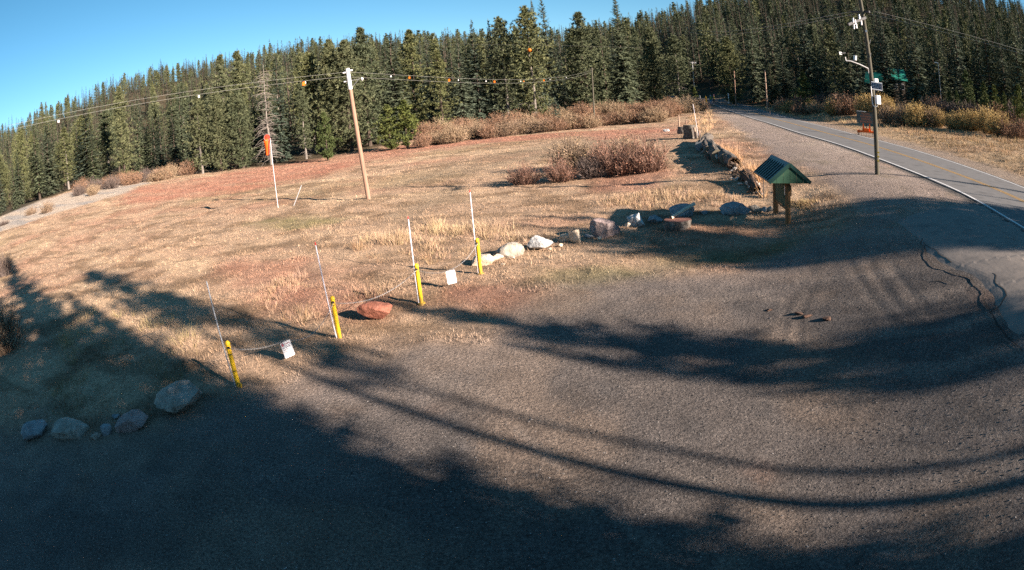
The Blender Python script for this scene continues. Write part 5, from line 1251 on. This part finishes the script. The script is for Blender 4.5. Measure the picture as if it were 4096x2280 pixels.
sock.add(vs, fs); so_ = sock.build('sock', M_sock, o, True); so_.data.materials.append(M_sock2)
for p in so_.data.polygons:
    if p.index // ringn >= 1 and (p.index % ringn) in (1, 2, 3): p.material_index = 1
MB().tube([v + fwd * .01 for v in vs[:ringn]] + [vs[0] + fwd * .01], .014, 5, False).build('hoop', M_galv, o, True)
c = P(1174, 822); o = MB().tube([(0, 0, -.05), at_dist(1206, 741, math.hypot(c.x, c.y)) - c], .022, 7).build('snow_stake', M_greypole, None, True); o.location = c; tag(o, 'leaning grey stake in the grass beside the windsock', 'stake')

# ---- message sign trailer
TR = P(3462, 544); D_ = math.hypot(TR.x, TR.y); vw = uv((-TR.x, -TR.y, 0)); rx = Vector((-vw.y, vw.x, 0)); rx = rx if rx.x > 0 else -rx
to = empty('message_sign_trailer', TR, math.atan2(rx.y, rx.x), 'orange trailer carrying a dark electronic message board', 'trailer')
M_or = noisy('safety_orange', (.62, .085, .005), (.7, .12, .008), 5, .45, .05, .003); M_tyre = mat('tyre_rubber', (.02, .02, .02), .8); M_board = mat('message_board_face', (.045, .06, .06), .35, 0, .5)
bw = (at_dist(3500, 470, D_) - at_dist(3427, 470, D_)).length; zb0 = top(TR, 3462, 493); zb1 = top(TR, 3462, 449); bx0 = (at_dist(3427, 470, D_) - TR).dot(rx); bcx = bx0 + bw / 2
bo = MB().box((bcx, 0, (zb0 + zb1) / 2), (bw, .16, zb1 - zb0)).build('message_board', M_board, to, bevel=.01)
M_amber = mat('dim_amber_dots', (.13, .075, .055), .6); M_amber.node_tree.nodes['Principled BSDF'].inputs['Emission Color'].default_value = (.9, .25, .05, 1); M_amber.node_tree.nodes['Principled BSDF'].inputs['Emission Strength'].default_value = .04
bh = zb1 - zb0
for k, s in enumerate(('TRUCKS', 'ENTERING', 'EXITING', 'ROADWAY')): text_mesh(s, bh * .235, M_amber, 'message_line', bo, (bcx - .03, -.083, zb1 - bh * (.16 + .235 * k)), (R(90), 0, 0), .002)
MB().box((bcx - bw * .22, 0, zb1 + .07), (bw * .52, .5, .03)).build('solar_panel', M_whitemetal, to); MB().box((bcx + bw * .28, 0, zb1 + .05), (bw * .44, .5, .03)).build('solar_panel', M_cell, to)
MB().tube([(bcx, 0, .5), (bcx, 0, zb0 + .1)], .06, 8).build('mast', M_darkmetal, to)
MB().box((bcx, 0, .47), (bw * .86, .7, .2)).build('frame', M_or, to, bevel=.01)
for sg in (-1, 1):
    x0 = bcx + sg * bw * .17; MB().prism([(x0 - .16, .5), (x0 + .16, .5), (x0 + .05, zb0 - .03), (x0 - .05, zb0 - .03)], -.3, -.2, 'y').build('upright', M_or, to)
    wx = bcx + sg * bw * .44; wh = MB().tube([(wx - .06, 0, .24), (wx + .06, 0, .24)], .24, 16).build('wheel', M_tyre, to, True); MB().tube([(wx - .063, 0, .24), (wx + .063, 0, .24)], .12, 12).build('rim', M_galv, wh, True)
    fd = MB(); fp = [(wx, .30 * math.cos(a), .24 + .30 * math.sin(a)) for a in np.linspace(R(5), R(175), 9)]
    fd.add([(p[0] - .17, p[1] * 1.25, p[2] + .06) for p in fp] + [(p[0] + .17, p[1] * 1.25, p[2] + .06) for p in fp], [(k, k + 1, k + 10, k + 9) for k in range(8)]); fd.build('fender', M_or, to).modifiers.new('t', 'SOLIDIFY').thickness = .02
    MB().tube([(bcx + sg * bw * .30, -.2, 0), (bcx + sg * bw * .30, -.2, .45)], .025, 6).build('jack', M_galv, to)
MB().box((bcx - .03, -.25, .68), (.62, .3, .28)).build('battery_box', M_or, to, bevel=.01); MB().bar((bx0 - .05, 0, .42), (bx0 + .2, 0, .42), .05, .05).build('jack_arm', M_darkmetal, to); MB().tube([(bx0 - .04, 0, 0), (bx0 - .04, 0, .5)], .025, 6).build('jack', M_galv, to)

# ---- workers on the road
def person(px, py, toppx, dist, label, helm, vest, trous, face, reach, name='person'):
    base = AD(px, py, dist); h = max(top(base, *toppx), 1.55); s = h / 1.78
    j = {'pel': (0, 0, .95), 'sp': (0, 0, 1.18), 'ch': (0, .01, 1.38), 'nk': (0, .01, 1.51), 'hd': (0, .0, 1.62), 'ht': (0, 0, 1.74),
         'hl': (-.10, 0, .92), 'kl': (-.13, -.05, .5), 'al': (-.14, .02, .08), 'tl': (-.15, -.14, .03), 'hr': (.10, 0, .92), 'kr': (.14, -.03, .5), 'ar': (.17, .06, .08), 'tr': (.19, -.10, .03),
         'sl': (-.19, 0, 1.42), 'el': (-.27, .02, 1.14), 'wl': (-.25, -.14, .95), 'pl': (-.25, -.17, .88), 'sr': (.19, 0, 1.42)}
    j.update({'er': (.33, -.05, 1.2), 'wr': (.52, -.1, 1.12), 'pr': (.59, -.11, 1.11)} if reach else {'er': (.27, .02, 1.14), 'wr': (.25, -.15, .97), 'pr': (.25, -.18, .9)})
    rad = {'pel': .15, 'sp': .14, 'ch': .17, 'nk': .06, 'hd': .095, 'ht': .07, 'hl': .095, 'kl': .065, 'al': .045, 'tl': .035, 'hr': .095, 'kr': .065, 'ar': .045, 'tr': .035, 'sl': .07, 'el': .05, 'wl': .035, 'pl': .035, 'sr': .07, 'er': .05, 'wr': .035, 'pr': .035}
    E_ = [('pel', 'sp'), ('sp', 'ch'), ('ch', 'nk'), ('nk', 'hd'), ('hd', 'ht'), ('pel', 'hl'), ('hl', 'kl'), ('kl', 'al'), ('al', 'tl'), ('pel', 'hr'), ('hr', 'kr'), ('kr', 'ar'), ('ar', 'tr'), ('ch', 'sl'), ('sl', 'el'), ('el', 'wl'), ('wl', 'pl'), ('ch', 'sr'), ('sr', 'er'), ('er', 'wr'), ('wr', 'pr')]
    for sd_ in 'lr':
        p = Vector(j['p' + sd_]); d = (p - Vector(j['w' + sd_])).normalized(); sx = d.cross(Vector((0, 1, .3))).normalized()
        for q in range(4):
            k = 'f%s%d' % (sd_, q); j[k] = tuple(p + d * (.085 - .012 * abs(q - 1)) + sx * (q - 1.5) * .02); rad[k] = .0095; E_.append(('p' + sd_, k))
        k = 'th' + sd_; j[k] = tuple(Vector(j['w' + sd_]) + d * .05 + sx * -.06); rad[k] = .01; E_.append(('w' + sd_, k))
    ks = list(j); me = bpy.data.meshes.new('body'); me.from_pydata([j[k] for k in ks], [(ks.index(a), ks.index(b)) for a, b in E_], [])
    root = empty(name, base, face, label, 'person'); root.scale = (s, s, s)
    bo_ = link('body', me, root); m = bo_.modifiers.new('skin', 'SKIN'); sv = me.skin_vertices[0].data
    for i, k in enumerate(ks): sv[i].radius = (rad[k], rad[k])
    sv[0].use_root = True; bo_.modifiers.new('sub', 'SUBSURF').levels = 1; bo_.modifiers['sub'].render_levels = 1
    me.materials.append(trous)
    MB().lathe([(.19, .98), (.20, 1.1), (.215, 1.3), (.22, 1.42), (.13, 1.5), (.08, 1.52)], 14).build('vest', vest, root, True).scale = (1, .72, 1)
    MB().lathe([(.155, 1.66), (.15, 1.665), (.125, 1.68), (.12, 1.74), (.09, 1.79), (.02, 1.81)], 14).build('helmet', helm, root, True)
    skin_ = bpy.data.materials.get('skin') or mat('skin', (.45, .27, .2), .6)
    hd = MB().lathe([(.05, 1.50), (.075, 1.53), (.092, 1.58), (.1, 1.64), (.1, 1.69)], 12).build('face', skin_, root, True)
    MB().tube([(0, -.095, 1.64), (0, -.125, 1.605), (0, -.098, 1.598)], [.012, .018, .012], 5).build('nose', skin_, hd)
    for sx in (-.035, .035): MB().box((sx, -.097, 1.645), (.022, .01, .01)).build('eye', M_black, hd)
    MB().box((0, -.09, 1.565), (.045, .012, .008)).build('mouth', M_redtip, hd)
    return root
face_ = math.atan2(-math.sin(R(20)), -math.cos(R(20))) * 0
person(2844, 407, (2840, 381), 148, 'worker in white helmet, green vest and bright blue trousers', M_whitemetal, mat('hi_vis_green', (.16, .28, .05), .7), mat('blue_trousers', (.04, .2, .35), .8), R(-20), True)
person(2857, 408, (2853, 380), 149, 'worker in pinkish helmet, dark clothes and yellow vest on the road', mat('pink_helmet', (.6, .25, .3), .5), mat('hi_vis_yellow', (.25, .2, .04), .7), mat('dark_clothes', (.02, .02, .03), .8), R(-40), False)
# object marker, posts, rail at the bend
def stripes():
    m = mat('striped_marker', (.8, .5, .02), .5); n = NT(m); w = n.n('ShaderNodeTexWave', wave_type='BANDS', bands_direction='DIAGONAL'); w.inputs['Scale'].default_value = 1.6; n.l(n.coord(), w.inputs[0]); n.color(n.ramp(w.outputs['Fac'], [(.45, (.01, .01, .01)), (.55, (.45, .28, .02))])); return m
c = AD(2825, 402, 150); o = empty('object_marker', c, R(-19), 'yellow and black striped marker beside the workers', 'sign'); h = top(c, 2825, 384); MB().box((0, 0, h * .6), (.42, .02, h * .8)).build('panel', stripes(), o); MB().tube([(0, .03, -.1), (0, .03, h * .9)], .03, 6).build('post', M_galv, o)
for xb, yb, xt, yt, dist, w, lab in ((2804, 401, 2798, 380, 148, .16, 'leaning white post left of the striped marker'), (2817, 411, 2816, 401, 142, .2, 'short white post at the end of the dark rail'), (2913, 394, 2913, 373, 150, .3, 'pale cabinet post right of the road bend')):
    c = AD(xb, yb, dist); t_ = at_dist(xt, yt, dist) - c; t_ = t_ if t_.z > .8 else Vector((t_.x, t_.y, .9)); o = MB().tube([(0, 0, -.1), t_], w / 2, 8).build('marker_post', M_whitemetal, None, True); o.location = c; tag(o, lab, 'post')
c = AD(2783, 408, 141); e = AD(2815, 408, 142); o = empty('guard_rail', c, 0, 'dark low rail beside the road bend', 'rail'); v_ = e - c
MB().tube([Vector((0, 0, .35)), v_ * .4 + Vector((0, 0, .75)), v_ * .8 + Vector((0, 0, .7)), v_ + Vector((0, 0, .45))], .09, 6).build('beam', M_darkmetal, o, True)
for t_ in (.1, .5, .95): MB().tube([v_ * t_ + Vector((0, 0, -.2)), v_ * t_ + Vector((0, 0, .65))], .06, 6).build('post', M_darkmetal, o)

# ---- cabins among the trees on the right
M_croof = noisy('green_cabin_roof', (.01, .13, .10), (.02, .20, .15), 2, .45, .05, .01); M_cwall = noisy('dark_cabin_boards', (.04, .03, .025), (.09, .07, .05), 3, .85, .2, .01); M_glass = mat('window_glass', (.02, .025, .03), .08, 0, .6)
def cabin(px, py, dist, w, d, wall, ridge_h, rz, lab):
    c = AD(px, py, dist); zr = at_dist(px, py, dist).z; z0 = zr - ridge_h
    o = empty('cabin', (c.x, c.y, min(z0, c.z + 2)), rz, lab, 'cabin', 'cabins in the right forest'); 
    MB().box((0, 0, wall / 2 - 1.5), (w, d, wall + 3)).build('wall', M_cwall, o)
    for ye in (-d / 2, d / 2): MB().prism([(-w / 2, wall), (w / 2, wall), (0, ridge_h - .15)], ye - .03, ye + .03, 'y').build('gable', M_cwall, o)
    for sg in (-1, 1):
        r_ = MB().add([(0, -d / 2 - .5, ridge_h), (0, d / 2 + .5, ridge_h), (sg * (w / 2 + .6), d / 2 + .5, wall - .25), (sg * (w / 2 + .6), -d / 2 - .5, wall - .25)], [(0, 1, 2, 3)]).build('roof_slope', M_croof, o); r_.modifiers.new('t', 'SOLIDIFY').thickness = .12
    for xx, yy in ((-w / 2 - .02, -d * .25), (-w / 2 - .02, d * .25)):
        wf = MB().box((xx, yy, wall * .55), (.08, 1.1, 1.2)).build('window', M_whitemetal, o); MB().box((xx - .03, yy, wall * .55), (.06, .95, 1.05)).build('pane', M_glass, wf)
    MB().box((0, -d / 2 - .06, 1.05), (1.0, .08, 2.1)).build('door', M_cwall, o)
cabin(3512, 291, 124, 3.6, 5, 3.0, 5.2, R(40), 'green roofed cabin seen above the solar panel')
cabin(3580, 276, 126, 2.8, 3.6, 3.2, 5.4, R(70), 'green roofed cabin left of the big full fir')
